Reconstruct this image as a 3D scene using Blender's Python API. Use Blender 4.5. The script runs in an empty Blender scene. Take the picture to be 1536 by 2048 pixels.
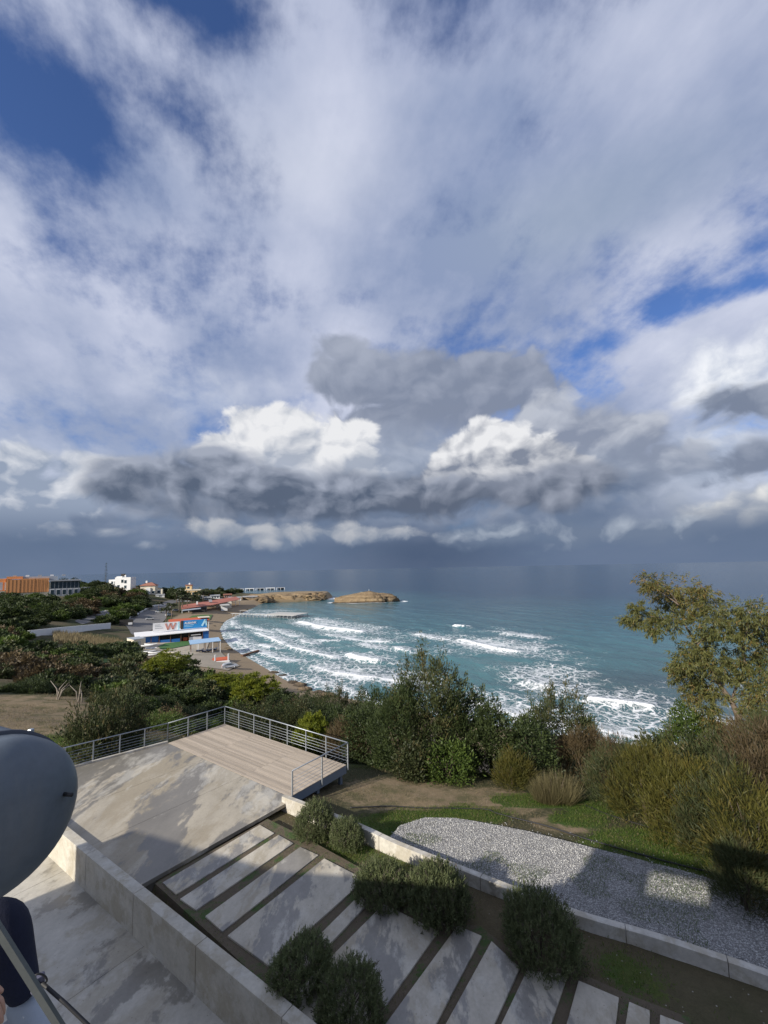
import bpy, bmesh, math, random
import numpy as np
from mathutils import Vector, Matrix
random.seed(7); RNG = np.random.default_rng(7)
scene = bpy.context.scene
COL = scene.collection
R = math.radians

# ------------------------------------------------------------------ camera
ZC = 29.0                       # eye height above the sea (m); the sea is z = 0
FPX, CYP, ROLL, PITCH = 860.0, 1060.0, -0.019391, R(5.11)
cd = bpy.data.cameras.new('camera'); cam = bpy.data.objects.new('camera', cd); COL.objects.link(cam)
cd.sensor_fit = 'HORIZONTAL'; cd.sensor_width = 36.0; cd.lens = 36.0*FPX/1536.0
cd.shift_y = (CYP-1024.0)/1536.0
cd.clip_start = 0.05; cd.clip_end = 90000
cam.location = (0, 0, ZC)
cam.rotation_euler = (Matrix.Rotation(R(90)+PITCH, 3, 'X') @ Matrix.Rotation(ROLL, 3, 'Z')).to_euler()
scene.camera = cam

def ray(px, py):                # direction through a point of the photograph
    u = px-768.0; v = -(py-CYP)
    c, s = math.cos(ROLL), math.sin(ROLL)
    uu, vv = u*c-v*s, u*s+v*c
    cp, sp = math.cos(PITCH), math.sin(PITCH)
    return Vector((uu, FPX*cp-vv*sp, FPX*sp+vv*cp))
def P(px, py, z):               # the place on level z seen there
    d = ray(px, py); t = (z-ZC)/d.z
    return Vector((d.x*t, d.y*t, z))
def PD(px, py, dist):           # the place at that level distance
    d = ray(px, py); t = dist/math.hypot(d.x, d.y)
    return Vector((d.x*t, d.y*t, ZC+d.z*t))
def AE(px, py):
    d = ray(px, py).normalized()
    return math.atan2(d.x, d.y), math.asin(d.z)

# ------------------------------------------------------------------ sky
SUN_DIR = 44.0                  # shadows run this way (degrees from +X)
SUN_EL = 25.0
w = bpy.data.worlds.new('World'); scene.world = w; w.use_nodes = True
NT = w.node_tree; NT.nodes.clear()
w.cycles.sampling_method = 'MANUAL'; w.cycles.sample_map_resolution = 512

class S:                        # a socket with arithmetic
    def __init__(s, sock): s.k = sock
    def __add__(a, b): return mth('ADD', a, b)
    __radd__ = __add__
    def __sub__(a, b): return mth('SUBTRACT', a, b)
    def __rsub__(a, b): return mth('SUBTRACT', b, a)
    def __mul__(a, b): return mth('MULTIPLY', a, b)
    __rmul__ = __mul__
    def __truediv__(a, b): return mth('DIVIDE', a, b)
def put(nt, sock, v):
    if isinstance(v, S): nt.links.new(v.k, sock)
    elif isinstance(v, (tuple, list)) and len(v) == 3 and sock.type == 'RGBA': sock.default_value = (*v, 1)
    else: sock.default_value = v
CUR = [NT]
def node(t, **kw):
    n = CUR[0].nodes.new(t)
    for k, v in kw.items(): setattr(n, k, v)
    return n
def mth(op, a, b=None, c=None, clamp=False):
    n = node('ShaderNodeMath', operation=op, use_clamp=clamp)
    put(CUR[0], n.inputs[0], a)
    if b is not None: put(CUR[0], n.inputs[1], b)
    if c is not None: put(CUR[0], n.inputs[2], c)
    return S(n.outputs[0])
def mx(a, b): return mth('MAXIMUM', a, b)
def mn(a, b): return mth('MINIMUM', a, b)
def clampv(a): return mth('ADD', a, 0.0, clamp=True)
def step(lo, hi, x, smooth=True):
    n = node('ShaderNodeMapRange', interpolation_type='SMOOTHSTEP' if smooth else 'LINEAR')
    put(CUR[0], n.inputs['Value'], x); put(CUR[0], n.inputs['From Min'], lo); put(CUR[0], n.inputs['From Max'], hi)
    return S(n.outputs[0])
def comb(x, y, z=0.0):
    n = node('ShaderNodeCombineXYZ')
    for i, v in enumerate((x, y, z)): put(CUR[0], n.inputs[i], v)
    return S(n.outputs[0])
def mixc(f, a, b, blend='MIX'):
    n = node('ShaderNodeMix', data_type='RGBA', blend_type=blend)
    put(CUR[0], n.inputs['Factor'], f); put(CUR[0], n.inputs['A'], a) if False else None
    put(CUR[0], n.inputs[6], a); put(CUR[0], n.inputs[7], b)
    return S(n.outputs[2])
def noise(vec, scale=1.0, detail=4.0, rough=0.5, dist=0.0, lac=2.0, dims='3D', out=0, w=0.0):
    n = node('ShaderNodeTexNoise', noise_dimensions=dims)
    put(CUR[0], n.inputs['Vector'], vec); n.inputs['Scale'].default_value = scale
    n.inputs['Detail'].default_value = detail; n.inputs['Roughness'].default_value = rough
    n.inputs['Distortion'].default_value = dist; n.inputs['Lacunarity'].default_value = lac
    if dims == '4D': n.inputs['W'].default_value = w
    return S(n.outputs[out])
def voro(vec, scale=1.0, feature='F1', detail=0.0, rough=0.5, dims='3D', rand=1.0, smooth=None, out=0):
    n = node('ShaderNodeTexVoronoi', voronoi_dimensions=dims, feature=feature)
    put(CUR[0], n.inputs['Vector'], vec); n.inputs['Scale'].default_value = scale
    n.inputs['Randomness'].default_value = rand
    if 'Detail' in n.inputs: n.inputs['Detail'].default_value = detail; n.inputs['Roughness'].default_value = rough
    if smooth is not None and 'Smoothness' in n.inputs: n.inputs['Smoothness'].default_value = smooth
    return S(n.outputs[out])

def build_sky():
    tc = node('ShaderNodeTexCoord'); sep = node('ShaderNodeSeparateXYZ')
    NT.links.new(tc.outputs['Generated'], sep.inputs[0])
    X, Y, Z = (S(o) for o in sep.outputs)
    sky = node('ShaderNodeTexSky', sky_type='NISHITA', sun_disc=False)
    sky.sun_elevation = R(SUN_EL); sky.sun_rotation = R(90-SUN_DIR+180)
    sky.air_density = 1.0; sky.dust_density = 0.3; sky.ozone_density = 2.5; sky.altitude = 50
    K = 8.0                    # Background strength is 0.1
    blue = mixc(1.0, S(sky.outputs[0]), (0.55, 0.66, 0.94), 'MULTIPLY')
    U = mth('ARCTAN2', X, Y); V = mth('ARCSINE', Z)
    zc = mx(Z, 0.0)+0.42
    px_, py_ = X/zc, Y/zc
    pv = comb(px_, py_)
    # small-scale wobble shared by the cloud edges
    uv = comb(U, V*1.35)
    warp = noise(uv, 5.0, 4, 0.55, out=1, dims='2D')
    vm = node('ShaderNodeVectorMath', operation='MULTIPLY_ADD'); put(NT, vm.inputs[0], warp); vm.inputs[1].default_value = (0.10,)*3; put(NT, vm.inputs[2], uv)
    wv = S(vm.outputs[0])
    def bil(v):                 # cauliflower relief
        a = voro(v, 8.0, 'F1', 2.0, 0.5, '2D')
        b = noise(v, 11.0, 6, 0.58, dims='2D')
        return (0.75-a)*0.9+(b-0.5)*0.9
    n0 = bil(wv)
    va = node('ShaderNodeVectorMath', operation='ADD'); put(NT, va.inputs[0], wv); va.inputs[1].default_value = (-0.020, 0.024, 0)
    n1 = bil(S(va.outputs[0]))
    grad = n0-n1
    low = noise(uv, 3.2, 3, 0.5, dims='2D')-0.5
    fine = noise(wv, 9.0, 6, 0.62, dims='2D')-0.5
    uv0 = comb(U, V)
    def ell(a, e, ru, rv):      # 0 at the centre, 1 on the rim
        m = node('ShaderNodeVectorMath', operation='MULTIPLY_ADD'); put(NT, m.inputs[0], uv0)
        m.inputs[1].default_value = (1/ru, 1/rv, 0); m.inputs[2].default_value = (-a/ru, -e/rv, 0)
        n = node('ShaderNodeVectorMath', operation='LENGTH'); NT.links.new(m.outputs[0], n.inputs[0])
        return S(n.outputs['Value'])
    def blobs(lst, grow=1.0):
        h = None
        for (bx, by, rx, ry) in lst:
            a, e = AE(bx, by); ax, _ = AE(bx+rx, by); _, ey = AE(bx, by-ry)
            ru, rv = abs(ax-a)*grow, abs(ey-e)*grow
            k = min(ru, rv)
            d = mth('MULTIPLY_ADD', ell(a, e, ru, rv), -k, k)
            h = d if h is None else mth('SMOOTH_MAX', h, d, 0.02)
        return h
    def glow(bx, by, rx, ry):
        a, e = AE(bx, by); ax, _ = AE(bx+rx, by); _, ey = AE(bx, by-ry)
        return step(1.0, 0.0, ell(a, e, abs(ax-a), abs(ey-e)))
    # ---- high deck with blue gaps
    big = noise(pv, 1.1, 3, 0.5, dims='2D')
    det = noise(pv, 3.4, 8, 0.60, dims='2D')
    fib = noise(comb(px_*1.0+py_*0.45, py_*0.42-px_*0.2), 7.0, 6, 0.60, dims='2D')
    cov = 0.70+(big-0.5)*0.6+(det-0.5)*2.2+(fib-0.5)*0.6
    gaps = [(190, 200, 260, 240, 0.30), (0, 80, 360, 360, 0.60), (120, 300, 200, 180, 0.35), (380, 0, 300, 190, 0.5), (330, 210, 160, 140, 0.30), (100, 520, 300, 130, 0.22), (1500, 570, 170, 45, 0.55), (1350, 615, 150, 60, 0.50),
            (640, 590, 150, 60, 0.30), (170, 600, 120, 50, 0.25), (1200, 690, 130, 40, 0.30), (900, 640, 240, 50, 0.26)]
    for g in gaps: cov = cov-glow(*g[:4])*g[4]
    cov = cov+step(0.42, 0.25, V)*0.15+glow(900, 250, 560, 330)*0.5+glow(1300, 330, 420, 260)*0.3+glow(950, 500, 380, 200)*0.55+glow(860, 640, 260, 110)*0.40+glow(1150, 560, 200, 120)*0.25+glow(520, 420, 200, 200)*0.25+glow(190, 570, 300, 150)*0.42
    cm = step(0.15, 0.85, cov)
    br = clampv(0.45+(big-0.5)*0.9+(noise(pv, 2.2, 6, 0.58, dims='2D')-0.5)*2.0+(fib-0.5)*0.6)
    dk = mixc(br, (0.24*K, 0.30*K, 0.46*K), (0.55*K, 0.585*K, 0.715*K))
    dk = mixc(glow(1150, 430, 620, 190)*0.6, dk, (0.29*K, 0.355*K, 0.465*K))
    dk = mixc(glow(900, 40, 620, 170)*0.45, dk, (0.29*K, 0.34*K, 0.51*K))
    dk = mixc(glow(560, 330, 330, 200)*0.35, dk, (0.62*K, 0.65*K, 0.74*K))
    dk = mixc(step(0.36, 0.17, V)*0.65, dk, mixc(br, (0.36*K, 0.425*K, 0.57*K), (0.60*K, 0.645*K, 0.745*K)))
    col = mixc(cm, blue, dk)
    # ---- cumulus and rain, back to front
    def lay(col, lst, edge, amp, top, bot, y0, y1, b0=0.0, kg=1.6, kl=0.5, op=1.0, kf=0.3, kv=1.0, fade=None):
        h = blobs(lst, 1.12)+n0*(amp*0.8)+fine*(amp*0.8)
        m = step(0.0, edge, h)*op
        if fade: m = m*step(AE(768, fade[0])[1], AE(768, fade[1])[1], V+fine*0.05)
        e0, e1 = AE(768, y0)[1], AE(768, y1)[1]
        t = clampv(step(e0, e1, V, False)*kv+b0+grad*kg+low*kl+fine*kf)
        c = mixc(t, tuple(x*K for x in bot), tuple(x*K for x in top))
        return mixc(m, col, c)
    W_ = (0.75, 0.755, 0.775)
    # right bright veil
    col = lay(col, [(1470, 760, 260, 140), (1400, 930, 240, 130), (1290, 770, 110, 50)], 0.14, 0.08, (0.85, 0.87, 0.90), (0.40, 0.46, 0.58), 1010, 700, -0.15, 1.2, 1.1, 0.95, 1.6)
    # left pale shelf
    col = lay(col, [(120, 800, 330, 70), (420, 800, 260, 90)], 0.16, 0.06, (0.70, 0.73, 0.80), (0.42, 0.48, 0.61), 900, 720, 0, 0.7, 0.9, 0.75)
    # flat grey clouds half way up
    col = lay(col, [(735, 760, 115, 70), (880, 775, 180, 78), (1030, 775, 95, 68), (680, 690, 75, 42), (800, 860, 180, 70)], 0.026, 0.050, (0.335, 0.37, 0.46), (0.20, 0.235, 0.32), 870, 670, -0.1, 0.8, 0.6, 0.97, 0.9, 0.85, (960, 830))
    col = lay(col, [(1180, 880, 170, 75), (1300, 840, 60, 35), (1090, 880, 100, 90), (1230, 940, 190, 65)], 0.03, 0.05, (0.46, 0.49, 0.56), (0.22, 0.255, 0.34), 960, 800, 0.0, 1.2, 0.8, 0.95)
    col = lay(col, [(1510, 805, 140, 44), (1420, 835, 70, 22)], 0.024, 0.05, (0.33, 0.37, 0.46), (0.165, 0.20, 0.28), 850, 770, 0.0, 0.9, 0.4, 0.95, 0.9)
    col = lay(col, [(1515, 920, 90, 44), (1410, 972, 80, 20)], 0.022, 0.045, (0.33, 0.37, 0.46), (0.175, 0.21, 0.29), 980, 890, 0.0, 0.9, 0.4, 0.95, 0.9)
    # grey wall behind the towers
    col = lay(col, [(640, 1010, 560, 110), (1080, 1000, 420, 110), (160, 1040, 380, 85), (820, 930, 200, 90)], 0.08, 0.04, (0.36, 0.405, 0.50), (0.13, 0.175, 0.265), 1070, 880, 0.0, 0.8, 0.5, 0.95)
    # white towers
    col = lay(col, [(520, 855, 75, 50), (590, 850, 85, 46), (680, 885, 70, 55), (450, 905, 50, 45), (590, 930, 180, 80)], 0.014, 0.042, W_, (0.36, 0.40, 0.48), 1000, 840, 0.02, 1.5, 0.3, 1.0, 1.0, 0.95, (1010, 900))
    col = lay(col, [(40, 930, 110, 48), (150, 930, 70, 36), (60, 1000, 160, 75), (230, 960, 70, 45)], 0.020, 0.045, (0.78, 0.79, 0.82), (0.27, 0.325, 0.43), 1045, 900, -0.05, 1.5, 0.6, 1.0, 1.0, 0.95)
    col = lay(col, [(985, 880, 75, 44), (920, 915, 60, 48), (1020, 945, 160, 65), (890, 965, 75, 40)], 0.012, 0.036, W_, (0.20, 0.23, 0.30), 985, 860, 0.0, 1.2, 0.3, 1.0, 0.8, 1.0)
    # dark bodies in front
    col = lay(col, [(330, 955, 150, 50), (430, 935, 100, 50), (520, 975, 220, 55), (720, 990, 240, 50), (240, 980, 90, 45), (600, 1015, 330, 36), (850, 1015, 250, 30)], 0.030, 0.040, (0.31, 0.345, 0.43), (0.085, 0.112, 0.168), 1035, 905, -0.02, 1.1, 0.4, 0.95, 0.9, 0.9)
    col = lay(col, [(1010, 990, 210, 45), (870, 1010, 150, 40), (1130, 965, 130, 50)], 0.035, 0.045, (0.29, 0.32, 0.395), (0.10, 0.125, 0.18), 1045, 930, 0.0, 1.0, 0.4)
    # right low heap
    col = lay(col, [(1490, 1015, 110, 60), (1430, 1050, 90, 45), (1530, 1060, 120, 40)], 0.035, 0.05, (0.76, 0.76, 0.75), (0.36, 0.40, 0.48), 1095, 950, -0.1, 1.5, 0.7, 1.0, 0.8)
    # rain and murk down to the horizon, all round
    az = noise(comb(U, 0.0), 1.3, 3, 0.5)-0.5
    fall = step(AE(768, 1015)[1], AE(768, 1095)[1], V+az*0.02+low*0.015)
    murk = mixc(glow(850, 1110, 330, 130)*0.75, (0.105*K, 0.150*K, 0.240*K), (0.045*K, 0.072*K, 0.132*K))
    col = mixc(fall*0.95, col, murk)
    # low pale heaps in front of the rain
    col = lay(col, [(440, 1064, 70, 26), (545, 1074, 130, 26), (690, 1068, 130, 24), (790, 1064, 60, 20)], 0.016, 0.035, (0.46, 0.475, 0.51), (0.17, 0.22, 0.31), 1105, 1035, -0.05, 1.2, 0.4, 0.85, 0.8, 1.0, (1112, 1075))
    col = lay(col, [(302, 1053, 30, 13), (215, 1062, 50, 18), (290, 1085, 40, 16)], 0.02, 0.025, (0.44, 0.47, 0.53), (0.20, 0.26, 0.36), 1085, 1045, 0.0, 1.5, 0.4, 0.7)
    col = lay(col, [(1010, 1072, 150, 24), (1190, 1064, 200, 34), (1330, 1064, 90, 30)], 0.035, 0.035, (0.38, 0.43, 0.51), (0.15, 0.195, 0.28), 1105, 1020, -0.2, 1.7, 0.7, 0.85)
    bg = node('ShaderNodeBackground'); bg.inputs['Strength'].default_value = 0.1
    put(NT, bg.inputs['Color'], col)
    out = node('ShaderNodeOutputWorld'); NT.links.new(bg.outputs[0], out.inputs[0])
build_sky()

# ------------------------------------------------------------------ sun
sl = bpy.data.lights.new('sun', 'SUN'); sl.energy = 4.4; sl.angle = R(0.5); sl.color = (1.0, 0.93, 0.82)
sun = bpy.data.objects.new('sun', sl); COL.objects.link(sun)
_d = Vector((math.cos(R(SUN_DIR))*math.cos(R(SUN_EL)), math.sin(R(SUN_DIR))*math.cos(R(SUN_EL)), -math.sin(R(SUN_EL))))
sun.rotation_euler = _d.to_track_quat('-Z', 'Y').to_euler(); sun.location = (-60, -60, 90)
vs = scene.view_settings; vs.view_transform = 'Standard'; vs.look = 'None'; vs.exposure = 0.48; vs.gamma = 1.0

# ------------------------------------------------------------------ helpers
def tag(o, label=None, cat=None, group=None, kind=None):
    if label: o['label'] = label
    if cat: o['category'] = cat
    if group: o['group'] = group
    if kind: o['kind'] = kind
    return o
def thing(name, label, cat, loc=(0, 0, 0), rz=0.0, group=None):
    o = bpy.data.objects.new(name, None); COL.objects.link(o); o.empty_display_size = 0.2
    o.location = loc; o.rotation_euler = (0, 0, rz)
    return tag(o, label, cat, group)
def link(name, me, parent=None, mat=None, loc=None):
    o = bpy.data.objects.new(name, me); COL.objects.link(o)
    if mat is not None and len(me.materials) == 0: me.materials.append(mat)
    if parent is not None: o.parent = parent
    if loc is not None: o.location = loc
    return o
def copy_tree(o, parent=None):
    c = o.copy(); COL.objects.link(c); c.parent = parent
    for ch in o.children: copy_tree(ch, c)
    return c
def np_mesh(name, verts, faces, smooth=False, attrs=None):
    """verts (n,3); faces (m,k) array of equal-sided faces or list of such arrays"""
    me = bpy.data.meshes.new(name)
    if not isinstance(faces, list): faces = [faces]
    verts = np.asarray(verts, np.float32)
    me.vertices.add(len(verts)); me.vertices.foreach_set('co', verts.ravel())
    li = np.concatenate([np.asarray(f, np.int32).ravel() for f in faces])
    sizes = np.concatenate([np.full(len(f), np.asarray(f).shape[1], np.int32) for f in faces])
    me.loops.add(len(li)); me.loops.foreach_set('vertex_index', li)
    me.polygons.add(len(sizes))
    me.polygons.foreach_set('loop_start', np.concatenate([[0], np.cumsum(sizes)[:-1]]).astype(np.int32))
    me.polygons.foreach_set('loop_total', sizes)
    if smooth: me.polygons.foreach_set('use_smooth', np.ones(len(sizes), bool))
    for k, a in (attrs or {}).items():
        at = me.attributes.new(k, 'FLOAT_COLOR', 'POINT'); at.data.foreach_set('color', np.asarray(a, np.float32).ravel())
    me.update(calc_edges=True); me.validate()
    return me
class MB:
    def __init__(s): s.v = []; s.f = []
    def add(s, vs, fs):
        n = len(s.v); s.v += [tuple(v) for v in vs]; s.f += [tuple(i+n for i in f) for f in fs]; return s
    def box(s, c, d, rz=0.0, m=None):
        x, y, z = (k/2 for k in d)
        vs = [Vector((a*x, b*y, e*z)) for e in (-1, 1) for a, b in ((-1, -1), (1, -1), (1, 1), (-1, 1))]
        M = Matrix.Rotation(rz, 3, 'Z') if m is None else m
        vs = [M @ v+Vector(c) for v in vs]
        return s.add(vs, [(3, 2, 1, 0), (4, 5, 6, 7), (0, 1, 5, 4), (1, 2, 6, 5), (2, 3, 7, 6), (3, 0, 4, 7)])
    def bar(s, a, b, w, h):     # square bar between two points
        a, b = Vector(a), Vector(b); d = b-a
        q = d.to_track_quat('X', 'Z').to_matrix()
        return s.box((a+b)/2, (d.length, w, h), m=q)
    def prism(s, pts, z0, z1):  # pts counter-clockwise
        n = len(pts); vs = [(p[0], p[1], z0) for p in pts]+[(p[0], p[1], z1) for p in pts]
        fs = [tuple(range(n-1, -1, -1)), tuple(range(n, 2*n))]+[(i, (i+1) % n, (i+1) % n+n, i+n) for i in range(n)]
        return s.add(vs, fs)
    def tube(s, pts, r, n=8, cap=True):
        pts = [Vector(p) for p in pts]; rs = r if isinstance(r, (list, tuple)) else [r]*len(pts)
        base = len(s.v); up = Vector((0.0, 0.0, 1.0)); prev = None
        for i, p in enumerate(pts):
            t = (pts[min(i+1, len(pts)-1)]-pts[max(i-1, 0)]).normalized()
            if prev is None: a = t.orthogonal().normalized()
            else: a = (prev-t*prev.dot(t)).normalized()
            prev = a; b = t.cross(a)
            for k in range(n):
                an = 2*math.pi*k/n; s.v.append(tuple(p+(a*math.cos(an)+b*math.sin(an))*rs[i]))
        for i in range(len(pts)-1):
            for k in range(n):
                k2 = (k+1) % n; o = base+i*n
                s.f.append((o+k, o+k2, o+n+k2, o+n+k))
        if cap:
            s.f.append(tuple(base+k for k in range(n-1, -1, -1)))
            s.f.append(tuple(base+(len(pts)-1)*n+k for k in range(n)))
        return s
    def mesh(s, name, smooth=False):
        me = bpy.data.meshes.new(name); me.from_pydata(s.v, [], s.f)
        if smooth: me.polygons.foreach_set('use_smooth', [True]*len(me.polygons))
        me.update(); return me
    def build(s, name, mat, parent=None, smooth=False, bevel=0.0, loc=None):
        o = link(name, s.mesh(name, smooth), parent, mat, loc)
        if bevel:
            b = o.modifiers.new('b', 'BEVEL'); b.width = bevel; b.segments = 2; b.limit_method = 'ANGLE'
        return o

# ------------------------------------------------------------------ materials
MATS = {}
def newmat(name):
    m = bpy.data.materials.new(name); m.use_nodes = True
    CUR[0] = m.node_tree
    b = m.node_tree.nodes['Principled BSDF']
    MATS[name] = m
    return m, b
def pin(b, k, v): put(CUR[0], b.inputs[k], v)
def wpos(): return S(node('ShaderNodeNewGeometry').outputs['Position'])
def opos(): return S(node('ShaderNodeTexCoord').outputs['Object'])
def orand(): return S(node('ShaderNodeObjectInfo').outputs['Random'])
def attr(name):
    n = node('ShaderNodeAttribute', attribute_name=name); s = node('ShaderNodeSeparateColor')
    CUR[0].links.new(n.outputs['Color'], s.inputs[0])
    return [S(o) for o in s.outputs]+[S(n.outputs['Alpha'])]
def bump(b, h, strength=0.5, dist=0.02):
    n = node('ShaderNodeBump'); n.inputs['Strength'].default_value = strength; n.inputs['Distance'].default_value = dist
    put(CUR[0], n.inputs['Height'], h); CUR[0].links.new(n.outputs[0], b.inputs['Normal'])
def scalec(c, f):               # colour times value
    n = node('ShaderNodeVectorMath', operation='SCALE')
    if isinstance(c, S): put(CUR[0], n.inputs[0], c)
    else: n.inputs[0].default_value = c
    put(CUR[0], n.inputs['Scale'], f); return S(n.outputs[0])
def plain(name, c, rough=0.7, metal=0.0, var=0.15, sc=3.0, bmp=0.0):
    if name in MATS: return MATS[name]
    m, b = newmat(name)
    p = wpos(); n = noise(p, sc, 5, 0.6); n2 = noise(p, sc*7, 4, 0.6)
    f = 1.0+(n-0.5)*(2*var)+(n2-0.5)*var+(orand()-0.5)*var
    pin(b, 'Base Color', scalec(c, f)); pin(b, 'Roughness', rough); pin(b, 'Metallic', metal)
    if bmp: bump(b, n2, 0.5, bmp)
    return m
def concrete(name, base, wet, pale, wetcov=0.5, scale=0.35, seed=0.0, stretch=(1, 1), dry_rough=0.75, obj=False):
    m, b = newmat(name)
    p = opos() if obj else wpos()
    mp = node('ShaderNodeMapping'); put(CUR[0], mp.inputs[0], p)
    mp.inputs['Location'].default_value = (seed, seed*1.7, 0); mp.inputs['Rotation'].default_value = (0, 0, R(-53)); mp.inputs['Scale'].default_value = (stretch[0], stretch[1], 1)
    v = S(mp.outputs[0])
    big = noise(v, scale, 8, 0.62, 0.4); mid = noise(v, scale*4.5, 7, 0.68); fine = noise(p, 14.0, 5, 0.65); grit = noise(p, 90.0, 3, 0.6)
    b2 = noise(v, scale*1.7, 8, 0.66, 0.6, w=3.1, dims='4D'); b3 = noise(v, scale*2.6, 8, 0.70, 0.3, w=7.7, dims='4D')
    wt = step(1-wetcov-0.03, 1-wetcov+0.05, (big-0.5)*1.9+0.5+(mid-0.5)*0.6)
    damp = step(0.46, 0.58, b2+(mid-0.5)*0.25)
    pl = step(0.52, 0.63, b3+(mid-0.5)*0.3)
    c = mixc(clampv((mid-0.5)*2.6+0.5), base, tuple(x*0.70 for x in base))
    c = mixc(damp*0.65, c, (base[0]*0.66, base[1]*0.62, base[2]*0.54))
    c = mixc(wt*0.9, c, mixc(clampv((mid-0.5)*2.4+0.5), wet, tuple(x*0.72 for x in wet)))
    c = mixc(pl*0.58, c, pale)
    spk = step(0.12, 0.05, voro(p, 7.0))
    c = mixc(spk*0.5, c, (0.10, 0.085, 0.06))
    c = scalec(c, 0.76+fine*0.34+grit*0.16)
    pin(b, 'Base Color', c)
    pin(b, 'Roughness', dry_rough-wt*(dry_rough-0.30)*0.9+(fine-0.5)*0.15)
    bump(b, grit*0.4+fine*0.6+mid*0.8, 0.25, 0.006)
    return m
def foliage(name, c1, c2, trans=0.35, rough=0.55, obvar=0.35, tipc=None):
    m, b = newmat(name)
    t = attr('tint'); o = orand()
    c = mixc(t[0], c1, c2)
    if tipc: c = mixc(t[1], c, tipc)
    c = scalec(c, (1-obvar*0.5)+o*obvar)
    pin(b, 'Base Color', c); pin(b, 'Roughness', rough); pin(b, 'Specular IOR Level', 0.3)
    tr = node('ShaderNodeBsdfTranslucent'); put(CUR[0], tr.inputs['Color'], scalec(c, 1.3))
    mxs = node('ShaderNodeMixShader'); mxs.inputs[0].default_value = trans
    nt = CUR[0]; out = nt.nodes['Material Output']
    nt.links.new(b.outputs[0], mxs.inputs[1]); nt.links.new(tr.outputs[0], mxs.inputs[2]); nt.links.new(mxs.outputs[0], out.inputs[0])
    return m

# ------------------------------------------------------------------ terrain
T = 20.1                        # terrace level
shore_px = [(1700, 1452), (1536, 1468), (1300, 1494), (1180, 1478), (1000, 1455), (850, 1428), (700, 1397), (620, 1380), (572, 1360), (532, 1336), (492, 1313), (464, 1296),
            (446, 1276), (440, 1258), (450, 1243), (480, 1228), (508, 1215), (520, 1207), (545, 1204.5), (600, 1203), (645, 1200.5), (660, 1197)]
LAND = [tuple(P(x, y, 0)[:2]) for x, y in shore_px]
_t = LAND[-1]
LAND += [(_t[0]-2, _t[1]+28), (_t[0]-30, _t[1]+45), (_t[0]-80, _t[1]+40), (-165, 520), (-215, 560), (-330, 640), (-520, 800), (-900, 1000), (-1400, 1150), (-1500, -200), (1500, -200), (900, 40), (300, 62)]
LAND = np.array(LAND)
def land_sd(x, y):              # signed distance to the shore, + on land
    x = np.asarray(x, float); y = np.asarray(y, float)
    d = np.full(x.shape, 1e9); ins = np.zeros(x.shape, bool); n = len(LAND)
    for i in range(n):
        ax, ay = LAND[i]; bx, by = LAND[(i+1) % n]
        ex, ey = bx-ax, by-ay
        t = np.clip(((x-ax)*ex+(y-ay)*ey)/(ex*ex+ey*ey), 0, 1)
        d = np.minimum(d, np.hypot(x-ax-t*ex, y-ay-t*ey))
        c = (ay > y) != (by > y)
        with np.errstate(divide='ignore', invalid='ignore'):
            ins ^= c & (x < ex*(y-ay)/(ey if ey else 1e-9)+ax)
    return np.where(ins, d, -d)
ctrl_px = [  # px, py, height
    (20, 1400, 17.5), (100, 1400, 17.2), (200, 1412, 16.8), (50, 1460, 19.0), (150, 1480, 19.2), (260, 1495, 19.3), (300, 1462, 18.2), (0, 1500, 19.6),
    (20, 1345, 14.5), (110, 1345, 13.2), (210, 1350, 11.5), (300, 1375, 11.5), (380, 1400, 11.5), (460, 1415, 10.5), (530, 1420, 9),
    (30, 1290, 11.5), (120, 1292, 9.0), (210, 1300, 6.5), (180, 1272, 6.6), (245, 1283, 4.2), (60, 1266, 9.5), (225, 1252, 6.0),
    (285, 1305, 3.2), (330, 1300, 2.8), (400, 1312, 2.5), (450, 1338, 2.6), (500, 1356, 2.2), (420, 1352, 3.4), (360, 1335, 3.6), (560, 1392, 3.0), (540, 1372, 2.2), (620, 1410, 4),
    (330, 1268, 3.2), (400, 1262, 2.8), (290, 1232, 5.2), (265, 1252, 4.2), (335, 1213, 6.5), (190, 1232, 8.0), (120, 1240, 10.5), (30, 1225, 13),
    (400, 1230, 3.0), (450, 1215, 3.0), (490, 1200, 3.6), (375, 1191, 9.0), (430, 1195, 5.5), (340, 1196, 9.5),
    (70, 1196, 16.0), (0, 1194, 16.5), (140, 1194, 15.5), (235, 1180, 16.5), (297, 1188, 13.0), (200, 1200, 13.5), (270, 1200, 11),
    (560, 1186, 6.2), (620, 1184, 6.2), (530, 1185, 6.0), (650, 1190, 4.5)]
ctrl = [(*P(x, y, z)[:2], z) for x, y, z in ctrl_px]
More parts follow.
